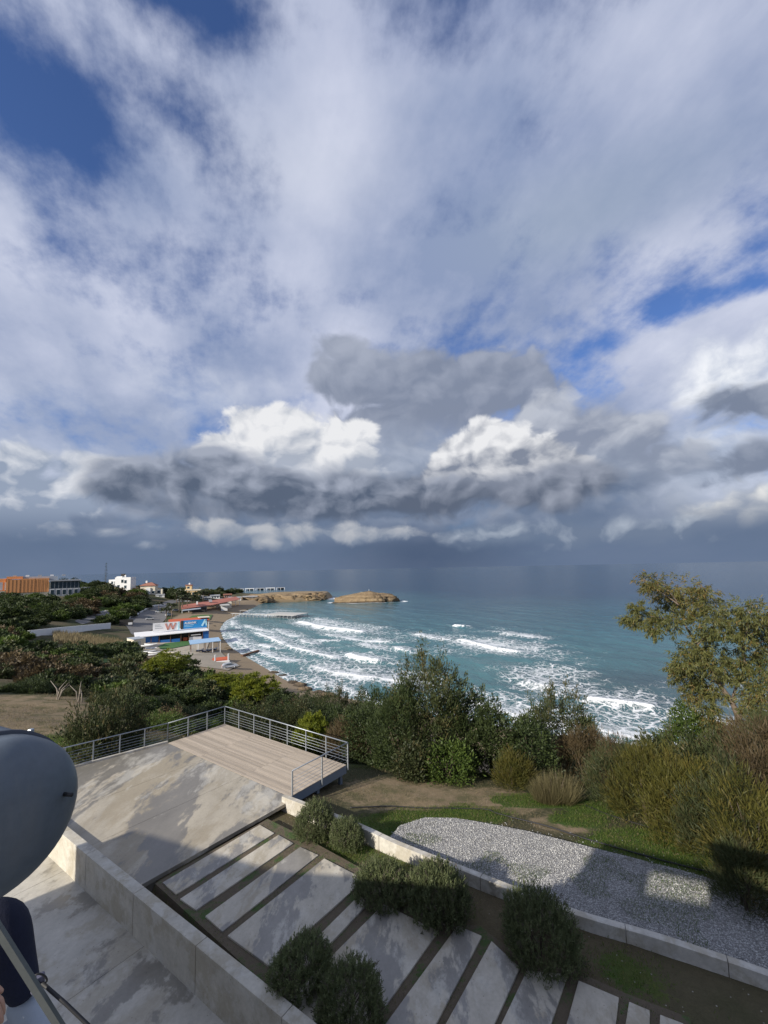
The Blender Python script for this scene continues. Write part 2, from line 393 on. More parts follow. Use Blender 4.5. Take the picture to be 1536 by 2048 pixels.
ctrl += [(-3, 14, 19.95), (-8, 12, 19.95), (2, 10, 19.95), (6, 9, 19.97), (9, 11, 19.98), (3, 14, 19.95), (6, 13.5, 19.95), (11, 13, 19.9), (14, 12, 20), (-8, 20, 19.75), (-3, 17, 19.75), (-12, 18, 19.8),
         (-1.0, 19.5, 19.3), (1.5, 18, 19.45), (5, 17.5, 19.45), (9, 16, 19.5), (13, 15.5, 19.5), (0, 23, 18.7), (4, 22, 18.7), (8, 21, 18.7), (12, 19, 18.8), (17, 18, 19), (22, 17, 19.2),
         (-4, 24, 18.7), (-9, 28, 17.5), (0, 30, 15.5), (6, 29, 15.5), (12, 27, 15.6), (18, 26, 16), (26, 25, 17), (34, 24, 18),
         (4, 44, 7), (16, 42, 7), (28, 40, 8), (-6, 48, 8), (-16, 46, 11), (50, 30, 16), (60, 20, 20), (40, 0, 20.5), (20, 0, 20.2), (0, -5, 20), (-20, -5, 20), (-30, 10, 20), (-60, 20, 21), (-60, -30, 25), (60, -30, 24), (0, -50, 24), (-120, 60, 19), (-200, 100, 20),
         (-300, 260, 19), (-420, 420, 19), (-330, 480, 12), (-520, 620, 16), (-700, 500, 30), (-250, 430, 9), (-190, 470, 6), (-900, 800, 30), (-1200, 600, 60), (-260, 30, 30), (-600, 100, 50), (-1100, -100, 90), (300, -60, 28), (900, -100, 45)]
ctrl = np.array(ctrl)
def _phi(r): return np.where(r > 1e-9, r*r*np.log(np.maximum(r, 1e-9)), 0)
_S = 100.0
_c = ctrl[:, :2]/_S; _n = len(_c)
_A = np.zeros((_n+3, _n+3)); _A[:_n, :_n] = _phi(np.hypot(*(_c[:, None]-_c[None]).transpose(2, 0, 1)))+np.eye(_n)*2e-4
_A[:_n, _n] = 1; _A[:_n, _n+1:] = _c; _A[_n, :_n] = 1; _A[_n+1:, :_n] = _c.T
_w = np.linalg.solve(_A, np.concatenate([ctrl[:, 2], [0, 0, 0]]))
def tps(x, y):
    q = np.stack([np.ravel(x), np.ravel(y)], 1)/_S; out = np.empty(len(q))
    for i in range(0, len(q), 20000):
        s = q[i:i+20000]; r = np.hypot(s[:, None, 0]-_c[None, :, 0], s[:, None, 1]-_c[None, :, 1])
        out[i:i+20000] = _phi(r) @ _w[:_n]+_w[_n]+s @ _w[_n+1:]
    return out.reshape(np.shape(x))
def sm(a, b, x): t = np.clip((x-a)/(b-a), 0, 1); return t*t*(3-2*t)
def vnoise(x, y, s, seed=0):    # smooth value noise
    r = np.random.default_rng(seed).random((256, 256))
    u, v = np.asarray(x)/s, np.asarray(y)/s
    i, j = np.floor(u).astype(int), np.floor(v).astype(int); a, b = u-i, v-j
    a = a*a*(3-2*a); b = b*b*(3-2*b)
    g = lambda p, q: r[p % 256, q % 256]
    return (g(i, j)*(1-a)+g(i+1, j)*a)*(1-b)+(g(i, j+1)*(1-a)+g(i+1, j+1)*a)*b
def fbm(x, y, s, o=4, seed=0): return sum(vnoise(x, y, s/2**k, seed+k)/2**(k+1) for k in range(o))
FLATS = [(290, 1232, 5.2, 30), (330, 1300, 3, 28), (400, 1312, 2.5, 26), (450, 1338, 2.6, 20), (190, 1232, 8, 16), (265, 1252, 4.2, 18), (420, 1225, 3, 34), (250, 1270, 4.2, 14), (90, 1195, 16, 24), (330, 1215, 6.5, 25)]
WA, WB = Vector((-12.6, 16.75)), Vector((1.2, 7.25))        # retaining wall, garden-side top edge
WD = (WB-WA).normalized(); WN = Vector((-WD.y, WD.x))        # towards the garden
def height(x, y):
    x = np.asarray(x, float); y = np.asarray(y, float)
    sd = land_sd(x, y); z = tps(x, y)
    flat = np.zeros(x.shape)
    for fx, fy, fz, fr in FLATS:
        c = P(fx, fy, fz); flat = np.maximum(flat, sm(1.3, 0.8, np.hypot(x-c.x, y-c.y)/fr))
    rough = (fbm(x, y, 9.0, 4, 3)-0.47)*1.6*sm(24, 45, np.hypot(x, y))*(1-flat)+(fbm(x, y, 1.6, 3, 9)-0.45)*0.10
    z = z+rough
    z = np.maximum(z, 0.25+0.0*x)
    hd = (x > _t[0]-70) & (y > 380)          # the headland drops in a low cliff
    edge = np.where(hd, 3.0, 16.0+6*vnoise(x, y, 20, 5))
    k = sm(0, 1, np.clip(sd/edge, 0, 1))
    land = np.minimum(z, 1.1*np.clip(sd, 0, 30)/10)*(1-k)+z*k
    z = np.where(sd > 0, land, np.maximum(-0.12*np.abs(sd)-0.02, -4.0))
    # the yard in front of the house lies lower than the garden
    s = (x-WA.x)*WN.x+(y-WA.y)*WN.y; t = (x-WA.x)*WD.x+(y-WA.y)*WD.y
    yard = sm(0.45, 0.05, s)*sm(-9, -8.4, t)*(t < 26)*(s > -25)
    return z*(1-yard)+np.minimum(z, 18.9)*yard
def axis(lo, hi, a, b, st, g, mxs):
    mid = list(np.arange(a, b+1e-6, st)); l = []; s = st; v = a
    while v > lo: s = min(s*g, mxs); v -= s; l.append(v)
    r = []; s = st; v = mid[-1]
    while v < hi: s = min(s*g, mxs); v += s; r.append(v)
    return np.array(l[::-1]+mid+r)
GX = axis(-1450, 900, -17, 15, 0.36, 1.045, 30); GY = axis(-160, 1150, 6, 30, 0.36, 1.045, 22)
gx, gy = np.meshgrid(GX, GY)
GZ = height(gx, gy)
def hgt(x, y):
    i = min(max(int(np.searchsorted(GX, x))-1, 0), len(GX)-2); j = min(max(int(np.searchsorted(GY, y))-1, 0), len(GY)-2)
    a = (x-GX[i])/(GX[i+1]-GX[i]); b = (y-GY[j])/(GY[j+1]-GY[j])
    return float((GZ[j, i]*(1-a)+GZ[j, i+1]*a)*(1-b)+(GZ[j+1, i]*(1-a)+GZ[j+1, i+1]*a)*b)
def hit(px, py):                # the place on the ground seen there
    d = ray(px, py); d = d/math.hypot(d.x, d.y); t = 6.0; last = t
    while t < 1600:
        if ZC+d.z*t < hgt(d.x*t, d.y*t):
            lo, hi = last, t
            for _ in range(18):
                m = (lo+hi)/2
                if ZC+d.z*m < hgt(d.x*m, d.y*m): hi = m
                else: lo = m
            return Vector((d.x*hi, d.y*hi, ZC+d.z*hi))
        last = t; t *= 1.012
    return PD(px, py, 400)
# ground cover masks: R grass, G dry tan soil, B sand, A rock/pale
sdg = land_sd(gx, gy)
dist = np.hypot(gx, gy)
def spot(px, py, r, z=19.6, stretch=1.0):
    c = P(px, py, z); return np.exp(-(((gx-c.x)/(r*stretch))**2+((gy-c.y)/r)**2))
nz = fbm(gx, gy, 3.0, 4, 21)
grass = 0.30+0*gx
for a in [(820, 1640, 1.6, 19.7, 1.6), (930, 1625, 1.2, 19.6, 2.0), (1060, 1600, 1.2, 19.3, 2.0), (1180, 1610, 1.3, 19.3, 1.4), (1300, 1690, 1.4, 19.6, 2.0), (1450, 1725, 1.2, 19.6, 2), (1150, 1640, 1.0, 19.5, 1.6), (280, 1500, 2.2, 19.3, 1.6), (60, 1490, 3, 19.4, 2), (190, 1500, 2.5, 19.3, 1.5), (680, 1690, 0.9, 19.95, 1.2)]:
    grass = np.maximum(grass, spot(*a)*1.0)
grass = np.maximum(grass, spot(1240, 1950, 1.1, 19.95, 1.3)*0.62)
tan = 0*gx
for a in [(800, 1580, 2.4, 19.4, 1.3), (960, 1595, 1.8, 19.4, 1.8), (1120, 1650, 0.9, 19.5, 1.5), (60, 1430, 7, 18, 1.6), (160, 1440, 5, 18.4, 1.6), (20, 1410, 6, 17.6, 2), (200, 1425, 4, 17.5, 2)]:
    tan = np.maximum(tan, spot(*a))
grass = grass-0.7*tan*(grass < 0.6)+(nz-0.5)*0.8
far = sm(30, 60, dist)
grass = grass*(1-far)+far*(0.25+(fbm(gx, gy, 22, 4, 33)-0.5)*1.6)
tan = np.maximum(tan, far*sm(0.55, 0.66, fbm(gx, gy, 30, 4, 44))*0.35*(dist < 160))
sand = sm(34, 20, sdg)*(sdg > 0)*(gy > 60)*(gx < 20)*(gy < 395)
hdl = sm(60, 30, sdg)*(gy > 395)*(gx > _t[0]-75)
for a in [(450, 1335, 11, 2.6, 2.0), (400, 1315, 12, 2.5, 2.0), (330, 1300, 14, 3, 1.6), (500, 1355, 10, 2.3, 1.5), (440, 1350, 8, 2.8, 2)]: sand = np.maximum(sand, spot(*a)*1.1)
att = np.stack([np.clip(grass, 0, 1), np.clip(tan, 0, 1), np.clip(sand, 0, 1), np.clip(hdl, 0, 1)], -1).reshape(-1, 4)
ny, nx = gx.shape
idx = np.arange(nx*ny).reshape(ny, nx)
quads = np.stack([idx[:-1, :-1], idx[:-1, 1:], idx[1:, 1:], idx[1:, :-1]], -1).reshape(-1, 4)
gme = np_mesh('ground', np.stack([gx, gy, GZ], -1).reshape(-1, 3), quads, True, {'cover': att})
def ground_material():
    m, b = newmat('ground')
    p = wpos(); a = attr('cover')
    n1 = noise(p, 0.8, 6, 0.6); n2 = noise(p, 4.0, 6, 0.65); n3 = noise(p, 22.0, 4, 0.65); st = voro(p, 5.0, 'F1', 0, 0.5)
    soil = mixc(n2, (0.068, 0.055, 0.032), (0.140, 0.115, 0.068)); soil = mixc(step(0.42, 0.58, noise(p, 0.06, 5, 0.6)), soil, (0.045, 0.052, 0.020))
    tanc = mixc(n2, (0.15, 0.110, 0.064), (0.32, 0.245, 0.150)); tanc = mixc(step(0.45, 0.62, n1+(n3-0.5)*0.5)*0.75, tanc, (0.085, 0.085, 0.036))
    gr = mixc(n3, (0.028, 0.055, 0.010), (0.080, 0.125, 0.026)); gr = mixc(step(0.45, 0.7, n1), gr, (0.085, 0.095, 0.028))
    sand_ = mixc(n2, (0.20, 0.15, 0.095), (0.34, 0.265, 0.175))
    rock = mixc(n2, (0.20, 0.145, 0.085), (0.36, 0.275, 0.17))
    c = mixc(step(0.35, 0.65, a[1]+(n2-0.5)*0.6), soil, tanc)
    c = mixc(step(0.40, 0.58, a[0]+(n3-0.5)*0.5+(n2-0.5)*0.5+(n1-0.5)*0.9), c, gr)
    c = mixc(step(0.3, 0.55, a[2]+(n1-0.5)*0.5), c, sand_)
    c = mixc(a[3], c, rock)
    c = mixc(step(0.10, 0.05, st)*0.7, c, (0.45, 0.42, 0.36))
    pin(b, 'Base Color', scalec(c, 0.75+n3*0.5)); pin(b, 'Roughness', 0.95); pin(b, 'Specular IOR Level', 0.2)
    bump(b, n2*0.7+n3*0.5, 0.8, 0.06)
    return m
go = link('ground', gme, None, ground_material()); tag(go, kind='structure')

# ------------------------------------------------------------------ sea
SX = axis(-60000, 60000, -175, 240, 1.05, 1.25, 9000); SY = axis(40, 80000, 56, 150, 0.62, 1.012, 9000)
SY = SY[SY > 40]
def refine_y():
    y = [46.0]
    while y[-1] < 500: y.append(y[-1]+max(0.55, (y[-1]-40)*0.0072))
    s = 3.5
    while y[-1] < 80000: s *= 1.22; y.append(y[-1]+s)
    return np.array(y)
SY = refine_y()
sx, sy = np.meshgrid(SX, SY)
sds = -land_sd(sx, sy)                                  # distance out from the shore
ISL = [P(735, 1206, 0).x, P(735, 1206, 0).y+11, 29, 10]
isd = np.hypot((sx-ISL[0])/ISL[2], (sy-ISL[1])/ISL[3])
def poly_d(pts):                # distance to a polyline and side (+ seaward)
    d = np.full(sx.shape, 1e9); sd_ = np.zeros(sx.shape); tt = np.zeros(sx.shape); n = len(pts)-1
    for i in range(n):
        a, b2 = pts[i], pts[i+1]; ex, ey = b2.x-a.x, b2.y-a.y; L = math.hypot(ex, ey)
        t = np.clip(((sx-a.x)*ex+(sy-a.y)*ey)/(L*L), 0, 1)
        dd = np.hypot(sx-a.x-t*ex, sy-a.y-t*ey); s_ = (-(sx-a.x)*ey+(sy-a.y)*ex)/L
        k = dd < d; d = np.where(k, dd, d); sd_ = np.where(k, s_, sd_); tt = np.where(k, (i+t)/n, tt)
    return d, sd_, tt
wx = (fbm(sx, sy, 14, 3, 71)-0.45)*5.0; wy = (fbm(sx, sy, 14, 3, 72)-0.45)*5.0
sx0, sy0 = sx, sy
sx, sy = sx+wx*0.5, sy+wy*0.5
near = sm(520, 300, np.hypot(sx, sy))
ph = (0.86*sx+0.5*sy)
sw = np.sin(2*np.pi*ph/17+wx*1.2)*0.16+np.sin(2*np.pi*(0.7*sx+0.71*sy)/9.5+wy*1.5)*0.07
SZ = sw*near*sm(0, 25, sds)+0.02
foam = np.zeros(sx.shape); lace = np.zeros(sx.shape)
breakers = [  # pixels along the crest, height, front width (m), lace behind (m)
    ([(585, 1241), (640, 1255), (700, 1263), (738, 1266)], 0.9, 2.6, 26), ([(903, 1252), (918, 1254), (932, 1256)], 1.0, 2.6, 6),
    ([(788, 1298), (803, 1302)], 0.8, 1.8, 8), ([(690, 1309), (720, 1318), (765, 1326)], 0.9, 2.6, 12), ([(905, 1279), (955, 1291), (1000, 1300), (1052, 1310)], 1.0, 2.2, 26),
    ([(598, 1277), (612, 1288), (628, 1291)], 0.5, 1.5, 8), ([(545, 1258), (575, 1270), (600, 1276)], 0.4, 1.2, 8), ([(1165, 1400), (1240, 1410), (1322, 1421)], 0.8, 1.9, 16),
    ([(606, 1326), (660, 1345), (720, 1355), (790, 1362), (860, 1385)], 0.35, 1.7, 14), ([(1040, 1362), (1075, 1371), (1112, 1375)], 0.4, 1.1, 22), ([(640, 1282), (670, 1283)], .4, 1.1, 6),
    ([(610, 1358), (650, 1365), (690, 1380), (720, 1396)], 0.15, 0.7, 5), ([(1180, 1462), (1240, 1474), (1310, 1487)], 0.35, 1.4, 10), ([(930, 1400), (1000, 1425), (1100, 1450), (1180, 1462)], 0.35, 1.3, 14),
    ([(500, 1228), (540, 1232), (580, 1229)], 0.4, 1.6, 16), ([(500, 1262), (540, 1276), (580, 1296), (640, 1310), (690, 1322)], 0.5, 1.7, 9), ([(640, 1268), (720, 1282), (790, 1286)], 0.45, 1.5, 10), ([(480, 1250), (520, 1262), (548, 1268)], 0.35, 1.3, 6), ([(820, 1268), (880, 1280), (905, 1281)], .4, 1.2, 10), ([(465, 1240), (462, 1250), (480, 1258)], 0.3, 1.4, 5), ([(452, 1262), (470, 1280), (500, 1300), (560, 1318), (606, 1326)], 0.3, 1.2, 8),
    ([(1385, 1437), (1440, 1446)], 0.5, 1.2, 8), ([(520, 1292), (545, 1297)], 0.5, 1.2, 6), ([(620, 1236), (660, 1246), (690, 1252)], 0.3, 0.8, 10), ([(720, 1290), (760, 1299)], .3, .8, 8), ([(1010, 1268), (1060, 1275)], .3, .8, 10)]
rag = fbm(sx0, sy0, 2.6, 3, 81)
for pts, A, wd, lw in breakers:
    W3 = [P(x, y, 0) for x, y in pts]; d, s_, tt = poly_d(W3)
    endf = sm(0, 0.12, tt)*sm(1, 0.88, tt) if len(pts) > 2 else np.ones(sx.shape)
    endf = np.maximum(endf, 0.25)
    SZ += A*np.where(s_ > 0, np.exp(-(d/4.0)**2), np.exp(-(d/1.3)**2))*endf
    foam = np.maximum(foam, np.where(s_ > 0, np.exp(-(d/(wd*0.36))**2), np.exp(-(d/(wd*0.62))**2))*endf*(0.50+0.95*rag))
    lace = np.maximum(lace, np.where(s_ > 0, np.exp(-(d/lw)**2), np.exp(-(d/(0.35*lw))**2))*(0.45+0.55*endf)*(0.75+0.5*rag))
for px, py, r, k in [(1000, 1290, 12, .8), (1090, 1345, 12, .9), (1130, 1380, 10, .8), (700, 1350, 16, .8), (620, 1370, 12, .75), (1270, 1440, 14, .72), (950, 1410, 14, .8), (540, 1222, 20, .6), (800, 1272, 26, .5), (880, 1300, 18, .5), (1360, 1380, 14, .35), (1000, 1260, 24, .35), (640, 1300, 16, .5), (560, 1290, 14, .5), (520, 1268, 14, .4), (760, 1340, 12, .5), (1350, 1460, 10, .6)]:
    c = P(px, py, 0); lace = np.maximum(lace, k*np.exp(-(((sx-c.x)/(r*1.3))**2+((sy-c.y)/r)**2)))
foam = np.maximum(foam, np.exp(-((isd-1.15)/0.13)**2)*(0.3+0.9*fbm(sx0, sy0, 9, 3, 91))*1.1)
tipd = np.hypot(sx0-_t[0]-5, sy0-_t[1]+2)
foam = np.maximum(foam, np.exp(-(tipd/11)**2)*0.9*(0.5+rag)); lace = np.maximum(lace, np.exp(-(tipd/18)**2))
swash = sm(7, 0.5, sds+wx*0.6)
lace = np.maximum(lace, swash*0.85*(sy < 330))
lace = np.maximum(lace, sm(70, 10, sds)*sm(.40, .62, fbm(sx0, sy0, 26, 3, 55))*0.45*(sy < 330))
depth = sm(20, 160, sds)*0.55+sm(120, 420, np.hypot(sx0-40, sy0-90))*0.45
dark = np.zeros(sx.shape)
for px, py, r, k in [(1300, 1370, 22, .8), (1420, 1400, 20, .8), (1180, 1395, 12, .6), (1330, 1320, 22, .4), (780, 1345, 14, .45)]:
    c = P(px, py, 0); dark = np.maximum(dark, k*np.exp(-(((sx-c.x)/(r*1.6))**2+((sy-c.y)/r)**2)))
ny, nx = sx.shape; idx = np.arange(nx*ny).reshape(ny, nx)
quads = np.stack([idx[:-1, :-1], idx[:-1, 1:], idx[1:, 1:], idx[1:, :-1]], -1).reshape(-1, 4)
sat = np.stack([np.clip(foam, 0, 1), np.clip(lace, 0, 1), np.clip(depth, 0, 1), np.clip(dark, 0, 1)], -1).reshape(-1, 4)
sme = np_mesh('sea', np.stack([sx0, sy0, SZ], -1).reshape(-1, 3), quads, True, {'sea': sat})
def sea_material():
    m, b = newmat('sea_water')
    p = wpos(); a = attr('sea')
    mp = node('ShaderNodeMapping'); put(CUR[0], mp.inputs[0], p); mp.inputs['Rotation'].default_value = (0, 0, R(-30)); mp.inputs['Scale'].default_value = (1.0, 0.42, 1)
    v = S(mp.outputs[0])
    c1 = noise(v, 0.30, 5, 0.62); c2 = noise(v, 1.4, 4, 0.6); c3 = noise(v, 0.045, 4, 0.55)
    wv = node('ShaderNodeVectorMath', operation='MULTIPLY_ADD'); put(CUR[0], wv.inputs[0], noise(p, 0.35, 4, 0.6, out=1)); wv.inputs[1].default_value = (4.4, 4.4, 0); put(CUR[0], wv.inputs[2], p)
    q = S(wv.outputs[0])
    mq = node('ShaderNodeMapping'); put(CUR[0], mq.inputs[0], q); mq.inputs['Rotation'].default_value = (0, 0, R(-30)); mq.inputs['Scale'].default_value = (1.0, 0.55, 0)
    q = S(mq.outputs[0])
    e1 = voro(q, 0.42, 'DISTANCE_TO_EDGE', dims='2D'); e2 = voro(q, 1.1, 'DISTANCE_TO_EDGE', dims='2D')
    n5 = noise(p, 0.16, 5, 0.65); n6 = noise(p, 2.2, 5, 0.7)
    am = a[1]*1.02+(n5-0.5)*1.1
    net = mx(step(0.13, 0.01, e1/(am*1.5+0.05)), step(0.12, 0.01, e2/(am*1.3+0.05))*0.85)
    lac = net*step(0.28, 0.62, am+(n6-0.5)*0.35)
    lac = mx(lac, step(0.78, 1.05, am+(n6-0.5)*0.9)*0.9)
    sol = step(0.42, 0.62, a[0]+(n6-0.5)*0.5)
    fm = clampv(mx(sol, lac*0.88))
    shal = mixc(clampv((c3-0.5)*1.6+0.5), (0.048, 0.150, 0.168), (0.072, 0.195, 0.208))
    deep = mixc(clampv((c3-0.5)*2.2+0.5), (0.007, 0.036, 0.080), (0.013, 0.058, 0.110))
    wc = mixc(a[2], shal, deep)
    wc = mixc(a[3]*0.9, wc, (0.045, 0.060, 0.068))
    wc = scalec(wc, 0.72+c1*0.55)
    pin(b, 'Base Color', mixc(fm, wc, (0.86, 0.87, 0.87)))
    pin(b, 'Roughness', 0.16+fm*0.7); pin(b, 'IOR', 1.333); pin(b, 'Specular IOR Level', 0.30)
    bump(b, c1*1.0+c2*0.35+c3*2.0+fm*0.25+n6*fm*0.4, 0.85, 0.55)
    return m
so = link('sea', sme, None, sea_material()); tag(so, kind='structure')

# ------------------------------------------------------------------ terrace, yard, walls
M_terr = concrete('terrace_concrete', (0.42, 0.375, 0.295), (0.20, 0.185, 0.158), (0.54, 0.51, 0.435), 0.50, 0.28, 4.2, (1.0, 0.42))
M_yard = concrete('yard_concrete', (0.52, 0.49, 0.42), (0.26, 0.24, 0.20), (0.56, 0.53, 0.465), 0.36, 0.30, 9.7, (1, 0.7))
M_slab = concrete('slab_concrete', (0.50, 0.455, 0.37), (0.255, 0.24, 0.215), (0.56, 0.525, 0.445), 0.44, 0.55, 2.3, (1, 0.5))
M_wall = concrete('wall_concrete', (0.52, 0.485, 0.405), (0.34, 0.31, 0.255), (0.55, 0.53, 0.47), 0.25, 0.5, 6.1, (1, 1), 0.85)
M_kerb = concrete('kerb_concrete', (0.55, 0.52, 0.455), (0.36, 0.33, 0.27), (0.62, 0.60, 0.54), 0.22, 0.8, 1.1, (1, 1), 0.85)
M_steel = plain('galvanised_steel', (0.36, 0.39, 0.42), 0.42, 0.55, 0.12, 6)
M_beam = plain('painted_beam', (0.16, 0.20, 0.25), 0.5, 0.0, 0.12, 3)
M_white = plain('white_paint', (0.78, 0.78, 0.76), 0.5, 0, 0.06)
M_black = plain('black_rubber', (0.015, 0.015, 0.016), 0.6)
def wood_material():
    m, b = newmat('deck_timber')
    p = opos(); o = orand()
    mp = node('ShaderNodeMapping'); put(CUR[0], mp.inputs[0], p); mp.inputs['Scale'].default_value = (1.2, 26, 10)
    cv = node('ShaderNodeVectorMath', operation='ADD'); put(CUR[0], cv.inputs[0], S(mp.outputs[0])); put(CUR[0], cv.inputs[1], comb(o*40, o*17, 0.0))
    g = noise(S(cv.outputs[0]), 1.0, 6, 0.62); k = noise(wpos(), 1.1, 5, 0.6); f = noise(wpos(), 30, 4, 0.6)
    c = mixc(g, (0.29, 0.235, 0.175), (0.51, 0.435, 0.345))
    c = mixc(step(0.6, 0.8, k)*0.5, c, (0.26, 0.23, 0.195))
    pin(b, 'Base Color', scalec(c, 0.70+o*0.34+f*0.2)); pin(b, 'Roughness', 0.8); bump(b, g+f*0.4, 0.35, 0.004)
    return m
M_wood = wood_material()

A_, B_, C_, D_ = (P(*q, T) for q in ((331.4, 1484.2), (454.2, 1448.9), (690.8, 1529.7), (583, 1593)))
ux = ((C_-B_)+(D_-A_)).normalized(); uy = Vector((-ux.y, ux.x, 0))      # along / across the deck
ctr = (A_+B_+C_+D_)/4
LX = ((C_-B_).length+(D_-A_).length)/2; LY = ((B_-A_).length+(C_-D_).length)/2
def dk(a, b, z=T): v = ctr+ux*(a*LX/2)+uy*(b*LY/2); return Vector((v.x, v.y, z))
A_, B_, C_, D_ = dk(-1, 1), dk(-1, 1), dk(1, 1), dk(1, -1)
A_ = dk(-1, -1)
# terrace polygon in panels cut across by joints
e1 = P(560.6, 1613, T); f1 = P(291.6, 1765, T); l1 = P(129.7, 1541, T); l0 = l1+(l1-A_).normalized()*5.5
W0 = WA+WN*0.02; w_far = Vector((WA.x, WA.y, T))+Vector((WN.x, WN.y, 0))*0.03
terr = MB(); terr.prism([(A_.x-0.3, A_.y-0.35), (l0.x, l0.y-0.1), (w_far.x-2.2, w_far.y+1.2), (w_far.x, w_far.y), (f1.x-0.2, f1.y+0.05), (f1.x+0.3, f1.y+0.35), (e1.x-0.4, e1.y+0.15), (D_.x-0.4, D_.y-0.1)], T-0.75, T-0.16)
terrace = terr.build('terrace', M_terr); tag(terrace, kind='structure')
def lerp(a, b, t): return a+(b-a)*t
edgeR = (dk(-1, -1.012), dk(1.0, -1.012)); 
j0 = [A_+uy*-0.02, lerp(A_, D_, 0.0)]
# joints run parallel to the deck's short side (uy); bounds: deck edge on one side, kerb / wall on the other
def along(t):                   # a strip boundary starting at the deck edge, running back towards the wall
    s0 = dk(-1+2*t, -1.006)
    # hits the far boundary: left terrace edge line (A-l0) or wall line
    return s0
d_uy = -uy
def cut(p, q, r, s):            # line p+q*t meets line r+s*u
    den = q.x*s.y-q.y*s.x; t = ((r.x-p.x)*s.y-(r.y-p.y)*s.x)/den; return p+q*t
wl = Vector((WA.x, WA.y, T))+Vector((WN.x, WN.y, 0))*0.05; wdv = Vector((WD.x, WD.y, 0))
ed = (l0-A_)
p0, p1, p2, p3 = dk(-1, -1.006), dk(-0.28, -1.006), dk(0.36, -1.006), dk(0.985, -1.006)
fe = (f1-e1).normalized()
b1 = cut(p1, fe, wl, wdv); b2 = cut(p2, fe, wl, wdv); b3 = cut(e1, fe, wl, wdv)
e1c = cut(e1, fe, p0, ux)
g_ = 0.012
def panel(pts):
    c = sum((Vector(p) for p in pts), Vector())/len(pts)
    pts = [Vector(p)+(c-Vector(p)).normalized()*g_ for p in pts]
    mb = MB(); mb.prism([(p.x, p.y) for p in pts], T-0.12, T)
    o = mb.build('panel', M_terr, terrace); return o
lw_ = cut(l0, -uy, wl, wdv)
panel([p1, p0, A_, l0, Vector((wl.x-2.0, wl.y+1.4, T)), wl, b1][::1])
panel([p2, p1, b1, b2]); panel([e1c, p2, b2, b3])
# low white kerb along the terrace's outer edge
kb = MB(); n_ = Vector((-(l0-A_).y, (l0-A_).x, 0)).normalized(); n_ = -n_ if n_.y < 0 else n_
a2, l2 = A_+n_*0.09, l0+n_*0.09
kb.bar((a2.x, a2.y, T-0.12), (l2.x, l2.y, T-0.12), 0.16, 0.42)
tag(kb.build('edging', M_kerb, None, bevel=0.01), 'low white concrete edging under the left railing', 'kerb')

# yard
yd = MB(); ya = Vector((WA.x, WA.y))-WN*0.3
q0 = ya-WD*7; q1 = ya+WD*19; 
yd.prism([tuple(q0), tuple(q0-WN*16), tuple(q1-WN*9), tuple(q1)], 19.0, 19.22)
yard = yd.build('yard', M_yard); tag(yard, kind='structure')
for i, (a, b) in enumerate(((-7, 2.4), (2.4, 7.6), (7.6, 19))):
    mb = MB(); s, e = ya+WD*(a+0.006), ya+WD*(b-0.006)
    mb.prism([tuple(s), tuple(s-WN*15.9), tuple(e-WN*(15.9 if i < 2 else 9)), tuple(e)], 19.222, 19.25)
    mb.build('panel', M_yard, yard)
# retaining wall
rw = thing('retaining_wall', 'long grey concrete retaining wall between the yard and the garden path', 'wall', (WA.x, WA.y, 19.25))
joints_px = [(182, 1704), (271, 1785), (393, 1890), (566, 2031)]
ts = [0.0]+[((P(x, y, 20.3).xy-WA)).dot(WD) for x, y in joints_px]+[(WB-WA).length]
for i in range(len(ts)-1):
    a, b = ts[i]+0.008, ts[i+1]-0.008; s, e = WD*a, WD*b; h = 0.0
    mb = MB(); mb.prism([tuple(s-WN*0.3), tuple(e-WN*0.3), tuple(e), tuple(s)], -0.2, 1.05)
    mb.build('panel', M_wall, rw, bevel=0.012)
mb = MB(); mb.prism([tuple(WD*0.1-WN*0.27), tuple(WD*(ts[-1]-0.1)-WN*0.27), tuple(WD*(ts[-1]-0.1)-WN*0.03), tuple(WD*0.1-WN*0.03)], -0.2, 0.98)
mb.build('joint_filler', plain('joint_dark', (0.05, 0.048, 0.045), 0.9), rw)
# a gate frame where the wall ends
gp = thing('gate_frame', 'white gate frame at the far end of the retaining wall behind the grey tank', 'gate', (WA.x, WA.y, 19.25))
for k in (0.0, 1.1):
    q = -WD*(0.12+k)-WN*0.18; MB().box((q.x, q.y, 0.6), (0.09, 0.09, 1.2), math.atan2(WD.y, WD.x)).build('post', M_white, gp, bevel=0.008)
q = -WD*0.67-WN*0.18
for z in (0.12, 0.6, 1.08): MB().box((q.x, q.y, z), (1.01, 0.05, 0.05), math.atan2(WD.y, WD.x)).build('rail', M_white, gp)

# ------------------------------------------------------------------ timber deck
deck = thing('timber_deck', 'pale timber deck raised above the garden at the terrace edge', 'deck', tuple(ctr), math.atan2(ux.y, ux.x))
NP = 30; pw = LY/NP
lens_ = [(-LX/2, -LX/6-0.2), (-LX/6-0.2, LX/6+0.1), (LX/6+0.1, LX/2)]
pms = []
for (a, b) in lens_:
    m_ = MB(); m_.box((0, 0, -0.014), (b-a-0.004, pw-0.008, 0.028)); pms.append(m_.mesh('plank')); pms[-1].materials.append(M_wood)
for i in range(NP):
    sh = random.choice((-0.5, 0, 0.6)) if 0 else 0
    for k, (a, b) in enumerate(lens_):
        o = link('plank', pms[k], deck); o.location = ((a+b)/2, -LY/2+(i+0.5)*pw, random.uniform(-0.003, 0.003)); o.rotation_euler = (random.uniform(-.004, .004), 0, 0)
for y_ in (-LY/2+0.05, 0, LY/2-0.05): MB().box((0, y_, -0.17), (LX-0.1, 0.08, 0.26)).build('joist', M_beam, deck)
MB().box((LX/2-0.03, 0, -0.20), (0.06, LY, 0.33)).build('fascia_beam', M_beam, deck)
